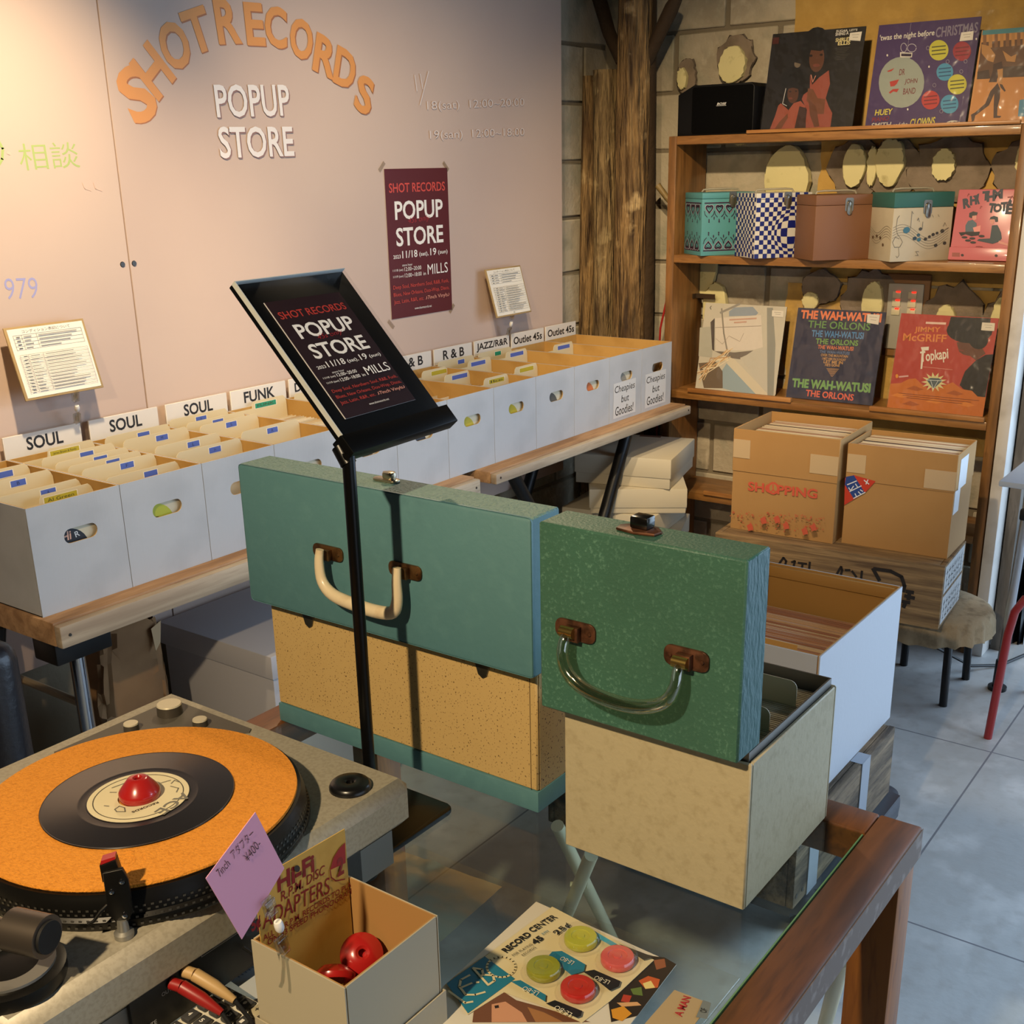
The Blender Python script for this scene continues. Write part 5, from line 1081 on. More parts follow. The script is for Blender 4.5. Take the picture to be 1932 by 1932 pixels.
# 7-inch record and dome adapter
MVIN = M('vinyl_black', '16130f', .22, 0, bump=None, coat=.3)
rc1 = root('record_single', (*TC, 1.0321), 'black single with a cream label on the orange slipmat', 'record')
mb = MB(); prof = [(.0185, 0), (.0872, 0), (.0875, .0006), (.087, .0013)]
r_ = .0855
while r_ > .055: prof += [(r_, .0011), (r_-.0005, .00125)]; r_ -= .0014
prof += [(.0535, .0010), (.047, .0010), (.0465, .0014), (.0185, .0014), (.0185, 0)]; mb.lathe(prof, 96, (*TC, 1.0321)); mb.build('vinyl', MVIN, rc1)
mb = MB(); mb.lathe([(.0186, .0015), (.0458, .0015)], 64, (*TC, 1.0321)); lbl = mb.build('label', M('label_cream', 'd6cba6', .6), rc1)
cc = lambda x, y: (130+x*.2473, 1380+y*.2473)
a = Art(px=[(172.1, 1494.7), (359.8, 1485.6), (266.3, 1448.7), (239.1, 1542.9)], dst=[(.533, .889), (.592, .818), (.589, .889), (.524, .823)])
a.stroke([(TC[0]+.0405*cos(2*pi*k/60), TC[1]+.0405*sin(2*pi*k/60)) for k in range(61)], .0009, '4a453a') if 0 else None
b = Art(); b.stroke([(TC[0]+.0405*cos(2*pi*k/60), TC[1]+.0405*sin(2*pi*k/60)) for k in range(61)], .0009, '4a453a'); a.items += b.items; a.z += 1
a.text('ACE', cc(640, 560), cc(835, 410), .011, '8b8778', .03) if 0 else None
a.text('ACE', cc(862, 440), cc(640, 592), .0125, '6f6c60', .02); a.text('RECORDS', cc(672, 512), cc(470, 590), .0032, '35312a', .03)
a.strokes([[cc(345, 572), cc(380, 548), cc(420, 560), cc(425, 590), cc(360, 590), cc(345, 572)], [cc(775, 375), cc(800, 350), cc(840, 365)], [cc(770, 395), cc(830, 410), cc(815, 440)], [cc(310, 442), cc(360, 442)], [cc(325, 408), cc(455, 360)], [cc(265, 545), cc(300, 548)], [cc(700, 370), cc(770, 350)]], .0011, '6f6c60')
a.build('label_print', rc1, Matrix.Translation((0, 0, 1.0337)), dz=.00002, z0=.0001)
dm = MB(); dm.lathe([(0, 0), (.0186, 0), (.019, .001), (.019, .0055), (.0182, .0075), (.0095, .0185), (.0072, .0195), (.0045, .0195), (.0032, .018), (.0032, .008), (0, .008)], 40, (TC[0]+.001, TC[1]-.001, 1.0338))
tag(dm.build('record_adapter', M('red_plastic', 'a11d1c', .25, coat=.4), loc=(TC[0]+.001, TC[1]-.001, 1.0338)), 'red dome shaped centre adapter on the playing single', 'adapter')
da = MB(); da.lathe([(0, 0), (.0212, 0), (.0212, .003), (.0195, .006), (.018, .0072), (.006, .0078), (.004, .0065), (.004, .0035), (0, .0035)], 40, (.7255, .744, .9972))
tag(da.build('record_adapter', M('black_plastic', '0f0f10', .3), loc=(.7255, .744, .9972)), 'flat black centre adapter on the near corner of the turntable', 'adapter')
# tonearm base, counterweight, headshell in its holder
MGUN = M('gunmetal', '6b6259', .35, .8); MSIL = M('satin_silver', '9a9890', .4, .7)
mb = MB(); mb.lathe([(0, 0), (.040, 0), (.041, .003), (.041, .012), (.036, .014), (0, .014)], 48, (.363, .755, .9972)); tb = mb.build('tonearm_base', MPLT, tt)
mb = MB(); mb.lathe([(.022, .0142), (.034, .0142), (.034, .0165), (.022, .0165), (.022, .0142)], 40, (.363, .755, .9972)); mb.build('scale_ring', MSIL, tb)
ta = MB(); ta.tube([(.345, .80, 1.045), (.36, .765, 1.046), (.372, .735, 1.047)], .006, 12); ta = ta.build('tonearm', MGUN, tt)
mb = MB(); d_ = Vector((.30, -.95, 0)).normalized(); mb.tube([Vector((.3655, .745, 1.047)), Vector((.3655, .745, 1.047))+d_*.032], .0165, 28); mb.build('counterweight', MGUN, ta)
mb = MB(); mb.tube([Vector((.3655, .745, 1.047))+d_*.0321, Vector((.3655, .745, 1.047))+d_*.0345], .0125, 28); mb.build('counterweight_face', M('matte_black', '090909', .7), ta)
mb = MB(); mb.lathe([(0, 0), (.013, 0), (.014, .002), (.014, .033), (0, .034)], 24, (.35, .795, 1.011)); mb.build('pivot_post', MPLT, tb)
mb = MB(); mb.lathe([(0, 0), (.0145, 0), (.0145, .006), (.013, .008), (0, .008)], 24, (.345, .80, 1.05)); mb.build('arm_cap', MSIL, ta)
hs = root('headshell', (.447, .730, .997), 'black headshell with a red tipped cartridge standing at the turntable rear edge', 'headshell')
TH = frame((.447, .730, .9975), (.72, -.69, 0), (0.02, .03, 1))
MB().lathe([(0, 0), (.008, 0), (.008, .004), (.0048, .006), (.0042, .016), (0, .016)], 18, (.447, .730, .9973)).build('collar', MSIL, hs)
mb = MB(); mb.prism([(-.0045, .014), (.0045, .014), (.0095, .022), (.0095, .052), (.006, .062), (-.0095, .060), (-.0095, .022)], -.0022, .0022, TH, bev=.0007); mb.build('shell', MPLT, hs)
mb = MB(); mb.prism([(-.0115, .049), (.0035, .053), (.001, .068), (-.012, .064)], -.013, -.0023, TH, bev=.001); ctg = mb.build('cartridge', MPLT, hs)
mb = MB(); mb.prism([(-.0112, .0645), (.0008, .0683), (.0004, .0705), (-.0105, .068)], -.0125, -.0035, TH); mb.build('stylus_guard', M('red_plastic'), ctg)
mb = MB(); mb.tube([TH @ Vector(p) for p in ((-.0095, .030, 0), (-.015, .026, .002), (-.021, .019, .004), (-.026, .017, .004))], [.0016, .0015, .0014, .0011], 8); mb.build('finger_lift', MPLT, hs)
for x, y in ((.0045, .051), (-.0045, .043), (.003, .020)):
    mb = MB(); mb.lathe([(0, 0), (.0022, 0), (.0022, .001), (.0012, .0012), (.0012, .0006), (0, .0006)], 14, T=TH @ Matrix.Translation((x, y, .0022))); mb.build('screw', MCHR, hs)
# rear jack panel with plugs and leads
MJCK = M('jack_panel', '0d0d0e', .5)
jp = MB().prism(rrect(.430, .70, .907, .9665, .006), 0, .004, frame((0, .7145, 0), (1, 0, 0), (0, 0, 1)), bev=.0008).build('jack_panel', MJCK, tt)
a = Art(); a.text('REMOTE', (.431, .9165), (.452, .9165), .0042, 'b9b9b6', .01); a.text('OUT', (.460, .9375), (.470, .9375), .0038, '8a8a88', .01)
a.strokes([[(.503, .968-.003), (.503, .950), (.56, .950), (.56, .965), (.503, .965)]], .0005, 'b0b0ac'); a.text('MODEL', (.506, .9603), (.52, .9603), .0034, 'b0b0ac', 0); a.text('HITACHI', (.506, .9555), (.522, .9555), .003, 'b0b0ac', 0); a.stroke([(.525, .956), (.556, .956)], .0012, '8a8a86'); a.stroke([(.515, .952), (.55, .952)], .001, '8a8a86')
a.build('panel_lettering', jp, frame((0, .7105, 0), (1, 0, 0), (0, 0, 1)), z0=.0002)
mb = MB(); mb.lathe([(0, .001), (.003, .001), (.0042, 0)], 12, T=frame((.418, .716, .925), (1, 0, 0), (0, 0, 1))); mb.build('screw_recess', MJCK, tt)
def lead(px, pz, colm, lab, tail):
    r = root('audio_cable', (px, .70, pz), lab, 'cable')
    mb = MB(); mb.tube([(px, .7095, pz), (px+.003, .700, pz-.001), (px+.003, .6995, pz-.001)], .0052, 14); mb.tube([(px+.003, .6998, pz-.001), (px+.008, .682, pz-.008), (px+.013, .667, pz-.017), (px+.0135, .665, pz-.018)], [.0058, .0056, .0034, .003], 14); mb.build('plug', colm, r)
    mb = MB(); mb.tube([(px+.0135, .665, pz-.018)]+tail, .0019, 8); mb.build('cord', M('black_rubber'), r)
lead(.470, .945, M('rca_red', '8d1614', .4), 'black audio lead with a red plug in the turntable rear panel', [(.487, .652, .908), (.48, .640, .8963), (.46, .634, .8955), (.42, .622, .8955), (.36, .63, .8955), (.28, .65, .8955)])
lead(.484, .948, M('rca_cream', 'b39463', .45), 'black audio lead with a cream plug in the turntable rear panel', [(.502, .652, .912), (.497, .640, .8963), (.47, .628, .8955), (.43, .614, .8955), (.36, .618, .8955), (.27, .63, .8955)])
mb = MB(); mb.tube([(.545, .708, .935), (.555, .698, .92), (.572, .69, .9), (.574, .678, .8958), (.555, .675, .8958), (.53, .685, .8958), (.50, .697, .8958), (.44, .70, .8958), (.36, .69, .8958)], .0019, 8)
tag(mb.build('ground_wire', M('black_rubber')), 'thin black earth wire looping from the turntable rear panel', 'wire')
# ================================================================ calculator
TCA = Matrix.Translation((.526, .7135, SZ)) @ Matrix.Rotation(radians(182), 4, 'Z')
ca = root('calculator', (0, 0, 0), 'desk calculator with dark keys on the glass behind the turntable', 'calculator', T=TCA)
MB().prism([(0, .0), (.115, 0), (.115, .064), (0, .064)], 0, .012, Matrix(), bev=.003).build('body', M('calc_body', '2c2c2b', .5), ca, world=False)
MB().box(.002, .113, .002, .062, .0121, .0135, .0008, 1).build('face_plate', M('calc_plate', 'cfcab8', .4), ca, world=False)
KEYS = [['0', '1', '4', '7', '', ''], ['00', '2', '5', '8', '', ''], ['.', '3', '6', '9', '', ''], ['+', '-', 'x', '', '', '']]
MKEY = M('calc_key', '3f3f3f', .45); MKEYC = M('calc_key_cream', 'a79d80', .45)
for j, row in enumerate(KEYS):
    for i, t in enumerate(row):
        x, y = .006+.0175*i, .005+.0145*j
        k_ = MB().box(x, x+.0135, y, y+.0105, .0136, .0185, .0016).build('key', MKEYC if (t in '+' and t) or i > 4 else MKEY, ca, world=False)
        if t:
            a = Art(); a.text(t, (-.0016*len(t), -.0022), (.0016*len(t), -.0022), .0044, 'dcdad2' if t != '+' else '2e2c28', .02)
            a.build('key_legend', k_, ca.matrix_world @ Matrix.Translation((x+.0068, y+.0053, .0185)) @ Matrix.Rotation(pi/2, 4, 'Z'))
# receipt
rp = root('receipt', (.575, .72, SZ), 'pale printed receipt with a red stamp partly under the turntable', 'receipt')
T = Matrix.Translation((.536, .655, SZ)) @ Matrix.Rotation(radians(-4), 4, 'Z')
m_ = MB().box(0, .075, 0, .125, 0, .0004); m_.xf(T); m_.build('paper', M('receipt_paper', 'aab0b4', .7), rp)
a = Art(); rr_ = random.Random(6)
for i in range(14): a.stroke([(.008+.004*i+.0, .068), (.008+.004*i, .068+rr_.uniform(.02, .05))], .0012, '6f7680')
for i in range(7): a.strokes([[(.026+.0025*i, .043), (.0275+.0025*i, .058)]], .0009, 'b5807a')
a.rect(.024, .032, .06, .038, '8a93a4'); a.build('printing', rp, T, z0=.0006)
# ================================================================ adapter box with card and adapters
MABX = M('box_pale_card', 'a89f88', .6); MABX2 = M('box_inside', 'a27a45', .8)
ab = root('adapter_box', (.556, .585, SZ), 'small open cardboard box of red adapters in the foreground', 'box')
ax0, ax1, ay0, ay1, az1 = .5, .610, .535, .638, 1.0
mb = MB(); t = .0012
for m_, o_ in ((0, 0), (1, t)):
    mb.m = m_
    mb.box(ax0+o_, ax0+o_+t, ay0+o_, ay1-o_, SZ+.003, az1).box(ax1-o_-t, ax1-o_, ay0+o_, ay1-o_, SZ+.003, az1).box(ax0+2*t, ax1-2*t, ay0+o_, ay0+o_+t, SZ+.003, az1).box(ax0+2*t, ax1-2*t, ay1-o_-t, ay1-o_, SZ+.003, az1).box(ax0+2*t, ax1-2*t, ay0+2*t, ay1-2*t, SZ+.003+o_, SZ+.003+o_+t)
mb.build('carton', [MABX, MABX2], ab)
mb = MB(); g_ = .0016
mb.box(ax0-g_-t, ax0-g_, ay0-g_-t, ay1+g_+t, SZ, .925).box(ax1+g_, ax1+g_+t, ay0-g_-t, ay1+g_+t, SZ, .925).box(ax0-g_, ax1+g_, ay0-g_-t, ay0-g_, SZ, .925).box(ax0-g_, ax1+g_, ay1+g_, ay1+g_+t, SZ, .925).box(ax0-g_, ax1+g_, ay0-g_, ay1+g_, SZ, SZ+t); mb.build('lid_underneath', MABX, ab)
A8 = lambda x, y: (480+x*.19772, 1550+y*.19772)
cdx = root('adapter_card', (.552, .632, .9), 'yellow card with red lettering standing at the back of the adapter box', 'card')
T = frame((0, .632, 0), (1, 0, 0), (0, 0, 1))
MB().prism([(.505, .90), (.606, .90), (.606, 1.050), (.535, 1.053), (.519, 1.039), (.505, 1.03)], -.0008, 0, T).build('card', M('yellow_card', 'c19a45', .6, noise=[(40, 'b58d3a', .5, .75)]), cdx)
a = Art(px=[A8(895, 90), A8(300, 430), A8(0, 960), A8(925, 1130)], dst=[(.606, 1.049), (.534, 1.053), (.497, 1.022), (.6, .943)]); DR = '7d161a'
a.text('Hi-Fi', A8(255, 690), A8(605, 480), .0165, DR, .035); a.text('R.P.M. DISC', A8(285, 775), A8(705, 505), .0088, DR, .005, .15); a.text('ADAPTERS', A8(110, 1040), A8(745, 690), .0155, DR, .0)
a.text('ALL 45 R.P.M. RECORDS TO PLAY', A8(110, 1155), A8(985, 610), .0056, DR, .012); a.text('ON 33 SPEED PHONOGRAPHS', A8(150, 1195), A8(1010, 660), .0056, DR, .012)
h_ = [A8(890+0, 205), A8(830, 270), A8(780, 350), A8(745, 470), A8(895, 400)]; a.poly(h_, '96161c'); a.text('2', A8(815, 540), A8(880, 500), .018, DR, .03); a.stroke([A8(745, 470), A8(755, 540), A8(800, 572), A8(885, 555)], .0012, DR); a.text('5¢', A8(0, 1090), A8(90, 1030), .014, DR, .04)
a.poly([A8(430+28*cos(k*.6), 455+34*sin(k*.6)) for k in range(11)], '2a2c2a')
a.build('printed_lettering', cdx, T)
for i, (x, y, z, rx, ry) in enumerate(((.526, .567, .948, .5, .3), (.552, .603, .946, -.5, .7), (.586, .603, .95, .6, -.5), (.585, .562, .94, .2, .4), (.556, .566, .936, .5, -.3), (.575, .59, .925, -.1, .15), (.53, .605, .93, .15, -.1), (.522, .56, .915, 0, .1), (.56, .57, .912, .1, 0), (.59, .605, .915, 0, 0), (.55, .61, .912, .1, .1))):
    o = MB().lathe([(0, 0), (.0175, 0), (.0185, .002), (.0185, .005), (.010, .012), (.006, .0125), (.0035, .011), (.0035, .004), (0, .004)], 28).build('record_adapter', M('red_plastic'))
    o.location = (x, y, z-.004); o.rotation_euler = (rx, ry, 0); tag(o, 'red plastic centre adapter lying in the small cardboard box', 'adapter', 'red adapters in the box')
# pink price card and its clip
pc = root('price_card', (.474, .60, 1.088), 'pink diamond-turned price card lettered in black above the adapter box', 'card')
T = frame((0, .6, 0), (1, 0, 0), (0, 0, 1)); PK = [(.487, 1.136), (.509, 1.076), (.462, 1.040), (.437, 1.107)]
MB().prism(PK[::-1], -.0006, 0, T).build('card', M('pink_card', 'd99cb9', .7), pc)
a = Art(px=[(481, 1532), (537, 1637), (457, 1771), (388, 1657)], dst=PK); b2 = lambda x, y: (250+x*.1822, 1580+y*.1822); IK = '2a1e2c'
a.text('7inch', b2(905, 405), b2(1010, 275), .0075, IK, -.01, .1); a.text('アダプター', b2(1045, 225), b2(1265, -25), .009, IK, -.01); a.text('¥400-', b2(1190, 250), b2(1330, 70), .0085, IK, -.01, .1)
a.build('handwriting', pc, T)
pcl = root('card_clip', (.5, .598, .995), 'clear acrylic swivel clip gripping the adapter box rim and pink price card', 'clip')
mb = MB()
clip_shapes(pcl, [(.4985, .598, .998), (.4945, .5955, 1.034), (.484, .5985, 1.070)], .62)
mb = MB(); mb.tube([(.4975, .5975, 1.012), (.4955, .596, .996), (.4925, .5955, .984), (.490, .596, .980)], .0016, 8); mb.build('clip_lever', MCLR, pcl)
# ================================================================ things on the sheet: sleeve bag, blister card, magazine
pb = root('plastic_sleeve', (.75, .68, SZ), 'shiny clear plastic record sleeve lying on the acrylic sheet', 'sleeve')
mb = MB(); n = 16; rr_ = random.Random(12); P4 = ((.664, .765), (.785, .738), (.795, .609), (.672, .603))
vs = []
for j in range(n+1):
    row = []
    for i in range(n+1):
        u, v = i/n, j/n; x = (P4[3][0]*(1-u)+P4[2][0]*u)*(1-v)+(P4[0][0]*(1-u)+P4[1][0]*u)*v; y = (P4[3][1]*(1-u)+P4[2][1]*u)*(1-v)+(P4[0][1]*(1-u)+P4[1][1]*u)*v
        row.append(mb.bm.verts.new((x, y, SZ+.0012+rr_.random()*(.0035 if v > .62 else .0009))))
    vs.append(row)
for j in range(n):
    for i in range(n): mb.bm.faces.new((vs[j][i], vs[j][i+1], vs[j+1][i+1], vs[j+1][i]))
mb.build('film', film('bag_film', .30, .22, tint=(.93, .91, .86, 1)), pb, ang=80)
CX = lambda x, y: (830+x*.2588, 1680+y*.2588)
lc = root('blister_card', (.72, .48, SZ), 'cream and teal blister card with four plastic record centres', 'card')
LP4 = [(.647, .561), (.797, .550), (.781, .420), (.631, .437)]
a = Art(px=[CX(820, 150), CX(1560, 540), CX(205, 940), CX(50, 715)], dst=[(.795, .548), (.781, .426), (.627, .521), (.647, .561)]); TL_, NB = '1d6d84', '16161a'
MB().prism([a.P(CX(*p)) for p in ((50, 715), (330, 515), (820, 150), (1560, 540), (1245, 840), (1040, 1000), (780, 885), (470, 775), (205, 940))], SZ+.0018, SZ+.0022, Matrix()).build('card', M('blister_board', 'cbbd92', .6), lc)
a.poly([CX(*p) for p in ((50, 715), (330, 515), (550, 680), (205, 935))], TL_)
a.stroke([CX(450+105*cos(k*.3), 595+75*sin(k*.3)) for k in range(22)], .0022, 'cbbd92'); a.poly([CX(450+98*cos(-.3+k*.31), 595+68*sin(-.3+k*.31)) for k in range(12)], 'cbbd92') if 0 else None
a.strokes([[CX(65, 770), CX(185, 860), CX(240, 850)], [CX(220, 655), CX(155, 690), CX(145, 740), CX(190, 800), CX(260, 800), CX(330, 780)], [CX(165, 745), CX(235, 715)], [CX(245, 605), CX(355, 730)], [CX(245, 605), CX(310, 615), CX(320, 655), CX(390, 660), CX(400, 700), CX(355, 730)], [CX(315, 655), CX(295, 670)], [CX(270, 712), CX(285, 712)]], .0022, 'cbbd92')
a.text('RECORD', CX(490, 498), CX(675, 365), .0075, NB, .035); a.text('CENTER', CX(680, 350), CX(862, 240), .0075, NB, .02); a.text('45', CX(700, 440), CX(765, 395), .0075, NB, .04); a.text('FOR PLAYING', CX(540, 525), CX(680, 440), .003, NB, 0); a.text('RECORDS', CX(610, 525), CX(705, 462), .003, NB, 0); a.text('RPM', CX(755, 370), CX(798, 345), .003, TL_, 0); a.text('25¢', CX(868, 378), CX(970, 305), .0085, NB, .02)
for q, c_ in (([(1065, 308), (1290, 440), (1245, 450), (1070, 350)], '3f98ad'), ([(820, 495), (890, 490), (1062, 590), (1050, 640), (960, 668), (790, 530)], TL_), ([(520, 715), (590, 705), (775, 815), (770, 865)], TL_), ([(1045, 645), (1125, 630), (1318, 715), (1305, 755), (1240, 785), (1160, 720)], NB), ([(775, 880), (840, 855), (1040, 935), (1030, 974), (1000, 985)], NB), ([(1300, 440), (1560, 540), (1480, 560)], '3a3834')): a.poly([CX(*p) for p in q], c_)
for p, q in (((1245, 715), (1140, 675)), ((970, 955), (855, 895)), ((985, 575), (895, 535)), ((730, 800), (620, 755))): a.text('LE-BO', CX(*p), CX(*q), .0055, 'cfc7ae', 0)
a.build('printed_face', lc, Matrix.Translation((0, 0, SZ+.0023)))
MBLS = film('blister_film', .10, .06)
for (x, y), c_, nm in (((.763, .494), 'b0b03a', 'yellow green plastic centre'), ((.758, .451), 'cf5c58', 'pink plastic centre'), ((.708, .498), '8f8f22', 'olive yellow plastic centre'), ((.703, .458), 'b8231c', 'red plastic centre')):
    cen = MB().lathe([(0, 0), (.0150, 0), (.0155, .001), (.0155, .006), (.0145, .0075), (.009, .0078), (.0085, .0068), (.004, .0066), (.0035, .0078), (0, .0078)], 32, (x, y, SZ+.0036)).build('record_centre', M('centre_'+c_, c_, .35, coat=.3), lc); cen['label'] = nm
    MB().lathe([(.021, 0), (.0195, .001), (.0185, .009), (.017, .0115), (0, .012)], 32, (x, y, SZ+.0032)).build('blister', MBLS, lc)
mg = root('magazine', (.72, .46, SZ), 'glossy magazine with food photographs under the blister card', 'magazine')
MB().prism([(.56, .56), (.794, .5665), (.788, .407), (.64, .398), (.55, .41)], SZ, SZ+.0011, Matrix()).build('pages', M('magazine_paper', 'c9c2b0', .4), mg)
a = Art(px=[CX(725, 115), CX(1725, 570), CX(1450, 930), CX(50, 715)], dst=[(.794, .563), (.788, .407), (.712, .402), (.647, .561)])
for q, c_ in (([(1300, 440), (1560, 510), (1640, 520), (1725, 570), (1440, 945), (1250, 990), (1230, 840), (1560, 545)], '2a2220'), ([(1560, 540), (1640, 530), (1650, 590), (1580, 610)], '8a5238'), ([(1450, 690), (1520, 655), (1605, 680), (1590, 740), (1500, 750)], 'b8552c'), ([(1480, 710), (1540, 690), (1570, 740), (1500, 750)], 'd8c47a'), ([(1390, 750), (1470, 735), (1480, 800), (1410, 790)], '5c7038'), ([(1340, 790), (1400, 800), (1380, 850), (1320, 840)], 'a83a2c'), ([(1290, 850), (1440, 845), (1470, 870), (1330, 880)], 'c79868'), ([(1250, 900), (1340, 875), (1400, 930), (1330, 985), (1260, 960)], 'c98a2c'), ([(330, 830), (470, 770), (560, 830), (740, 880), (1100, 990), (240, 990), (250, 905)], '6b4430'), ([(380, 860), (480, 840), (600, 920), (640, 990), (380, 990)], 'c08a68'), ([(400, 870), (430, 865), (435, 885), (405, 890)], '2a1c18'), ([(640, 880), (760, 920), (900, 990), (700, 990)], '9a6a40')): a.poly([CX(*p) for p in q], c_, .3)
a.build('printed_photos', mg, Matrix.Translation((0, 0, SZ+.0012)), z0=.0001, dz=.00003)
am = root('record_sleeve_printed', (.735, .38, SZ), 'tan and grey printed card with red capitals beside the table frame', 'card'); am.name = 'printed_card'
MB().prism([(.757, .392), (.759, .358), (.65, .355), (.65, .392)][::-1], SZ, SZ+.0008, Matrix()).build('card', M('tan_card', 'a8916a', .6), am)
a = Art(px=[CX(1725, 755), CX(1920, 830), CX(1750, 974), CX(1560, 974)], dst=[(.757, .390), (.759, .365), (.735, .364), (.713, .388)])
a.poly([CX(*p) for p in ((1920, 830), (1995, 860), (1860, 1010), (1780, 985))], '6f7674'); a.text('A MAN', CX(1690, 975), CX(1815, 815), .007, 'a3282a', .03); a.text('OF', CX(1880, 965), CX(1915, 930), .006, '2c2c2c', .02)
a.build('printed_face', am, Matrix.Translation((0, 0, SZ+.0009)))
# ================================================================ sign stand
ss = root('sign_stand', (.823, .812, GZ), 'black counter sign stand with a tilted poster frame', 'sign')
MGBK = M('gloss_black', '070707', .3, spec=.25)
MB().prism(rrect(.757, .889, .745, .93, .012), GZ+.0003, GZ+.0055, Matrix(), bev=.0012).build('base_plate', MGBK, ss)
mb = MB(); mb.tube([(.823, .812, GZ+.0056), (.823, .812, 1.312)], .0068, 20); mb.build('pole', MGBK, ss)
TSG = frame((.822, .818, 1.322), (1, .06, 0), (-.008, .134, .15)); SW, SH = .173, .202
MB().prism([(0, 0), (SW, 0), (SW, SH), (0, SH)], -.006, -.0005, TSG, bev=.001).build('back_panel', MGBK, ss)
mb = MB(); mb.prism([(0, 0), (SW, 0), (SW, SH), (0, SH)], .0022, .0034, TSG); mb.build('clear_cover', glass('cover_glass', (.97, .97, .97, 1), .9), ss)
for x0, x1, y0, y1 in ((0, .0012, 0, SH), (.0013, SW-.0002, SH-.0008, SH)): mb = MB(); mb.prism([(x0, y0), (x1, y0), (x1, y1), (x0, y1)], -.0004, .0053, TSG); mb.build('cover_edge', M('polished_edge', 'b9bcb8', .2), ss)
MB().prism([(-.004, -.018), (SW+.004, -.018), (SW+.004, .005), (-.004, .005)], -.010, .008, TSG, bev=.002).build('ledge', MGBK, ss)
mb = MB(); mb.tube([(.823, .812, 1.300), TSG @ Vector((.002, .0, -.008))], .0085, 12); mb.build('bracket', MGBK, ss)
sg = root('poster', (0, 0, 0), 'small dark poster with white lettering held in the black sign stand', 'poster', T=TSG @ Matrix.Translation((.025, .0235, 0)))
MB().box(-.0008, .118, 0, .151, 0, .0006).build('paper', M('poster_white', 'd8d2cc', .6), sg, world=False)
poster_art(.118, .151, [(0, 1), (1, 1), (1, 0), (0, 0)], None, sg, 'printed_face', '240a0a', True, z0=.0007, border=False)
# ================================================================ big teal record case
MTEAL = M('teal_leatherette', '527e84', .55, noise=[(4, '4b7379', .45, .7), (55, '578388', .5, .75)], bump=(120, .12, .003))
MTEALS = M('teal_textured', '6f9088', .55, bump=(260, .7, .004), noise=[(200, '5d827c', .45, .65)])
MSPC = M('speckled_cream', 'c2a368', .6, noise=[(5, 'b8965a', .5, .75)], grain=(420, '5a3f20', .65, .71), bump=(90, .08, .002))
MRUST = M('rusty_brass', '7d5c38', .4, .8, noise=[(60, '4f3520', .45, .65)])
MBONE = M('bone_plastic', 'd8c8a6', .35, coat=.2, noise=[(30, 'c2a880', .55, .75)])
bc = root('record_case', (1.03, .872, GZ+.0005), 'large teal and speckled cream record case with its lid open, behind the sign pole', 'record case')
bx0, bx1, by0, by1 = .937, 1.137, .664, 1.082
mb = MB(); t = .005
mb.box(bx0, bx0+t, by0, by1, .9172, 1.066, .002, 1).box(bx1-t, bx1, by0, by1, .9172, 1.066, .002, 1).box(bx0+t, bx1-t, by0, by0+t, .9172, 1.066).box(bx0+t, bx1-t, by1-t, by1, .9172, 1.066); mb.build('body', MSPC, bc)
MB().box(bx0-.0012, bx1+.0012, by0-.0012, by1+.0012, GZ+.0005, .917, .002).build('base_band', MTEAL, bc)
mb = MB(); LX0, LX1, LY0, LY1, LZ0, LZ1 = .915, .968, .653, 1.093, 1.0665, 1.2445
mb.box(LX0, LX0+.006, LY0, LY1, LZ0, LZ1, .0045, 2); ld = mb.build('lid', MTEAL, bc)
for q in ((LX0+.003, LX1, LY0+.0005, LY1-.0005, LZ1-.006, LZ1-.0002), (LX0+.003, LX1, LY0+.0005, LY1-.0005, LZ0+.0002, LZ0+.006)): MB().box(*q, .0015, 1).build('lid_rim', MTEALS if q[5] > 1.2 else MTEAL, ld)
for q in ((LX0+.003, LX1, LY0+.0002, LY0+.006, LZ0+.001, LZ1-.001), (LX0+.003, LX1, LY1-.006, LY1-.0002, LZ0+.001, LZ1-.001)): MB().box(*q, .0015, 1).build('lid_rim', MTEAL, ld)
def handle_plate(r, X, y, z, w_, h_, mat, flip=1):
    T = frame((X, y, z), (0, -1, 0), (0, 0, 1))
    mb = MB(); mb.prism(rrect(-w_/2, w_/2, -h_/2, h_/2, h_*.35), 0, .0025, T, bev=.0006); mb.prism([(-w_*.16, -h_*.45), (w_*.16, -h_*.45), (w_*.16, h_*.3), (-w_*.16, h_*.3)], .0025, .010, T, bev=.001)
    for s_ in (-1, 1): mb.lathe([(0, .0018), (.0018, .0014), (.0024, 0)], 10, T=T @ Matrix.Translation((s_*w_*.36, 0, .0025)))
    return mb.build('handle_mount', mat, r)
for y in (.945, .825): handle_plate(ld, LX0, y, 1.157, .048, .017, MRUST)
hp = [(.897, .941, 1.166), (.895, .942, 1.150), (.894, .938, 1.128), (.893, .92, 1.115), (.893, .885, 1.110), (.893, .85, 1.109), (.894, .829, 1.113), (.895, .8225, 1.128), (.895, .822, 1.150), (.897, .822, 1.166)]
mb = MB(); rr4 = spl([(.0045, .005), (.005, .006), (.006, .0068), (.007, .0075), (.0072, .0078), (.0072, .0078), (.007, .0075), (.006, .0068), (.005, .006), (.0045, .005)]); mb.tube(spl(hp), rr4, 16, flat=(1, 0, 0)); mb.build('handle', MBONE, ld)
mb = MB(); mb.prism(rrect(.944, .958, .862, .898, .006), 1.2446, 1.2475, Matrix(), bev=.001); mb.prism(rrect(.946, .957, .868, .884, .004), 1.2475, 1.2555, Matrix(), bev=.002); mb.build('clasp', M('worn_nickel', 'b0a48c', .3, .9), ld)
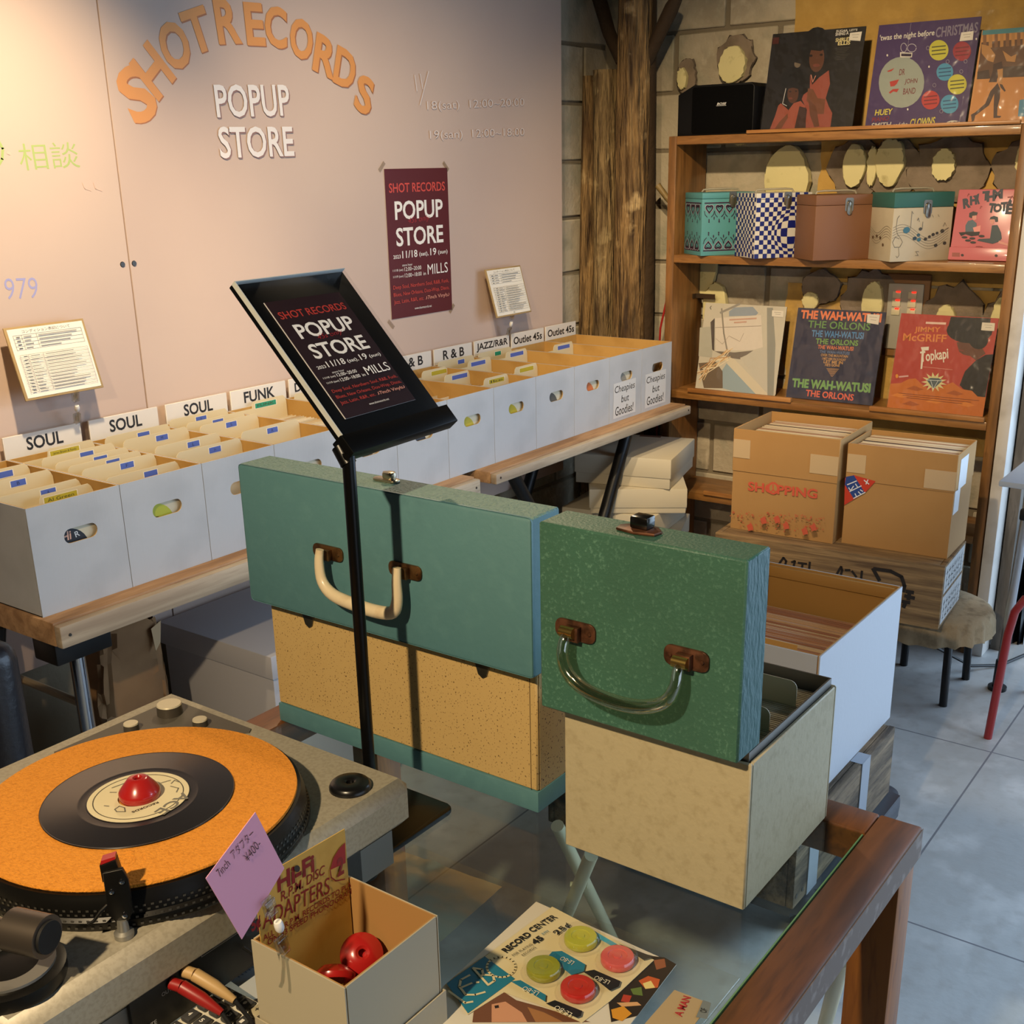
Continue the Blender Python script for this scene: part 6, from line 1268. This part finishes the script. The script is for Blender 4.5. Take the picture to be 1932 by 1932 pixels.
for y in (1.012, .737):
    mb = MB(); mb.prism([(-.010, .018), (.010, .018), (.0105, .004), (.006, -.010), (0, -.014), (-.006, -.010), (-.0105, .004)], 0, .002, frame((bx0, y, 1.053), (0, -1, 0), (0, 0, 1)), bev=.0006); mb.build('hinge_tongue', M('dull_steel', '6d6858', .35, .9), bc)
MB().box(bx0-.0004, bx0+.0002, by0+.0085, by0+.0092, .9175, 1.066).build('seam', M('seam_dark', '4e3a1c', .8), bc)
# ================================================================ green single case
MGRN = M('green_leatherette', '3a6453', .5, noise=[(300, '588370', .55, .70), (6, '355a4a', .45, .75)], bump=(300, .3, .002))
MGRNS = M('blue_green_side', '2c5f5c', .5, bump=(200, .6, .004, (1, 1, .35)))
MIVO = M('ivory_leatherette', 'b3a684', .55, noise=[(90, 'a89a78', .5, .7)], bump=(160, .25, .002))
gc = root('record_case', (1.005, .498, GZ+.0005), 'ivory record case with an open green lid and clear handle, full of singles', 'record case')
gx0, gx1, gy0, gy1, gz1 = .9, 1.112, .394, .603, 1.051
mb = MB(); t = .0045
mb.box(gx0, gx0+t, gy0, gy1, GZ+.0005, gz1, .0015, 1).box(gx1-t, gx1, gy0, gy1, GZ+.0005, gz1, .0015, 1).box(gx0+t, gx1-t, gy0, gy0+t, GZ+.0005, gz1, .0012, 1).box(gx0+t, gx1-t, gy1-t, gy1, GZ+.0005, gz1, .0012, 1).box(gx0+t, gx1-t, gy0+t, gy1-t, GZ+.0005, GZ+.005); mb.build('body', MIVO, gc)
mb = MB(); i0 = t+.0003; i1 = i0+.0018
mb.box(gx0+i0, gx0+i1, gy0+i0, gy1-i0, GZ+.006, gz1+.009).box(gx1-i1, gx1-i0, gy0+i0, gy1-i0, GZ+.006, gz1+.009).box(gx0+i1, gx1-i1, gy0+i0, gy0+i1, GZ+.006, gz1+.009).box(gx0+i1, gx1-i1, gy1-i1, gy1-i0, GZ+.006, gz1+.009); mb.build('inner_lip', M('lip_grey', '77736c', .4, .5), gc)
GX0, GX1, GY0, GY1, GZ0, GZ1 = .877, .925, .3975, .6165, 1.0605, 1.2575
gl = MB().box(GX0, GX0+.005, GY0, GY1, GZ0, GZ1, .002, 1).build('lid', MGRN, gc)
for q, m_ in (((GX0+.003, GX1, GY0+.001, GY1-.001, GZ1-.005, GZ1-.0002), MGRN), ((GX0+.003, GX1, GY0+.001, GY1-.001, GZ0+.0002, GZ0+.005), MGRN), ((GX0+.003, GX1, GY0+.0002, GY0+.005, GZ0+.001, GZ1-.0008), MGRNS), ((GX0+.003, GX1, GY1-.005, GY1-.0002, GZ0+.001, GZ1-.0008), MGRN)): MB().box(*q, .001, 1).build('lid_rim', m_, gl)
MRU2 = M('rusty_iron', '6b4530', .5, .6, noise=[(70, '402818', .45, .65)])
for y in (.573, .452): handle_plate(gl, GX0, y, 1.154, .046, .020, MRU2)
hp = [(.866, .576, 1.155), (.861, .5765, 1.148), (.857, .576, 1.135), (.854, .568, 1.119), (.852, .548, 1.108), (.851, .515, 1.1035), (.851, .485, 1.106), (.853, .462, 1.116), (.857, .4535, 1.132), (.861, .453, 1.146), (.866, .453, 1.153)]
mb = MB(); mb.tube(spl(hp), [q[0] for q in spl([(v,) for v in (.004, .0055, .0058, .0066, .0070, .0072, .0070, .0066, .0058, .0055, .004)])], 18, flat=(1, 0, 0)); mb.build('handle', film('clear_amber', .34, .08, tint=(.93, .9, .74, 1)), gl)
for a_, b_ in (((.866, .5685, 1.155), (.866, .5835, 1.155)), ((.866, .4455, 1.153), (.866, .4605, 1.153))): mb = MB(); mb.tube([a_, b_], .0058, 14); mb.build('brass_ferrule', M('brass', 'b59a5a', .25, .95), gl)
mb = MB(); mb.prism([(.893, .498), (.904, .496), (.914, .505), (.914, .532), (.904, .541), (.893, .539), (.889, .518)], GZ1+.0001, GZ1+.003, Matrix(), bev=.001); mb.build('clasp_plate', MRU2, gl); MB().box(.897, .913, .508, .527, GZ1+.0031, GZ1+.015, .002).build('clasp', M('dark_chrome', '4a4844', .2, .95), gl)
SC_ = ['c9bfa6', 'b8ad94', 'd2cab6', 'a89c84', 'bfb49a']; SM = []
for c_ in SC_:
    o = MB().box(-.0013, .0013, -.092, .092, 0, .148, .0005, 1).build('record_sleeve', M('case_sleeve_'+c_, c_, .5)); SM.append(o.data); bpy.data.objects.remove(o)
rr_ = random.Random(9)
for i in range(42):
    x = .925+.172*(i+.5)/42; sleeve((x, .4985+rr_.uniform(-.0015, .0015), GZ+.006), 'thin plastic sleeved single packed in the green-lidded case', 'singles in the green-lidded case', 0, lean=0, mesh=SM[rr_.randrange(5)])
for x, lab, hh, y1_ in ((1.048, 'ivory index card standing up among the singles in the green-lidded case', .176, .545), (.982, 'second ivory index card nearer the green lid', .172, .545)):
    d_ = root('divider_card', (x, .5, GZ+.006), lab, 'divider'); T = frame((x, 0, GZ+.006), (0, -1, 0), (.03, 0, 1))
    MB().prism(rrect(-y1_, -.415, 0, hh, .008), -.0005, .0005, T).build('card', M('ivory_card', 'c3ba9c', .6), d_)
MB().box(.914, .921, .4015, .50, GZ+.006, 1.066, .001).build('tmpb', M('brown_wallet', '3a1e12', .5)); o = bpy.data.objects['tmpb']; o.name = 'record_wallet'; tag(o, 'dark brown edged wallet just behind the open green lid', 'record wallet')
# ================================================================ dark leather chair at the left edge
ch = root('armchair', (.95, 1.95, 0), 'dark leather chair cut off by the left edge of the photo', 'chair')
MLTH = M('black_leather', '1a1a1f', .35, bump=(60, .2, .006))
def pad(nm, c, s, rz, bev):
    T = Matrix.Translation(c) @ Matrix.Rotation(rz, 4, 'Z'); mb = MB(); mb.box(-s[0], s[0], -s[1], s[1], -s[2], s[2], bev, 4); mb.xf(T); return mb.build(nm, MLTH, ch)
pad('backrest', (.885, 1.995, .66), (.045, .22, .17), .35, .042); pad('seat', (.62, 2.1, .46), (.22, .22, .05), .35, .04)
mb = MB(); mb.tube([(.90, 2.04, .56), (.87, 2.05, .40), (.64, 2.1, .39)], .014, 10); mb.build('back_bar', MBLK, ch)
mb = MB(); mb.tube([(.62, 2.1, .41), (.62, 2.1, .06)], .025, 14); mb.build('column', MCHR, ch)
for k in range(5):
    t = 2*pi*k/5+.3; mb = MB(); mb.tube([(.62, 2.1, .08), (.62+.25*cos(t), 2.1+.25*sin(t), .03)], [.02, .012], 10); mb.lathe([(0, 0), (.02, 0), (.02, .03), (0, .03)], 12, (.62+.25*cos(t), 2.1+.25*sin(t), 0)); mb.build('leg', MCHR, ch)
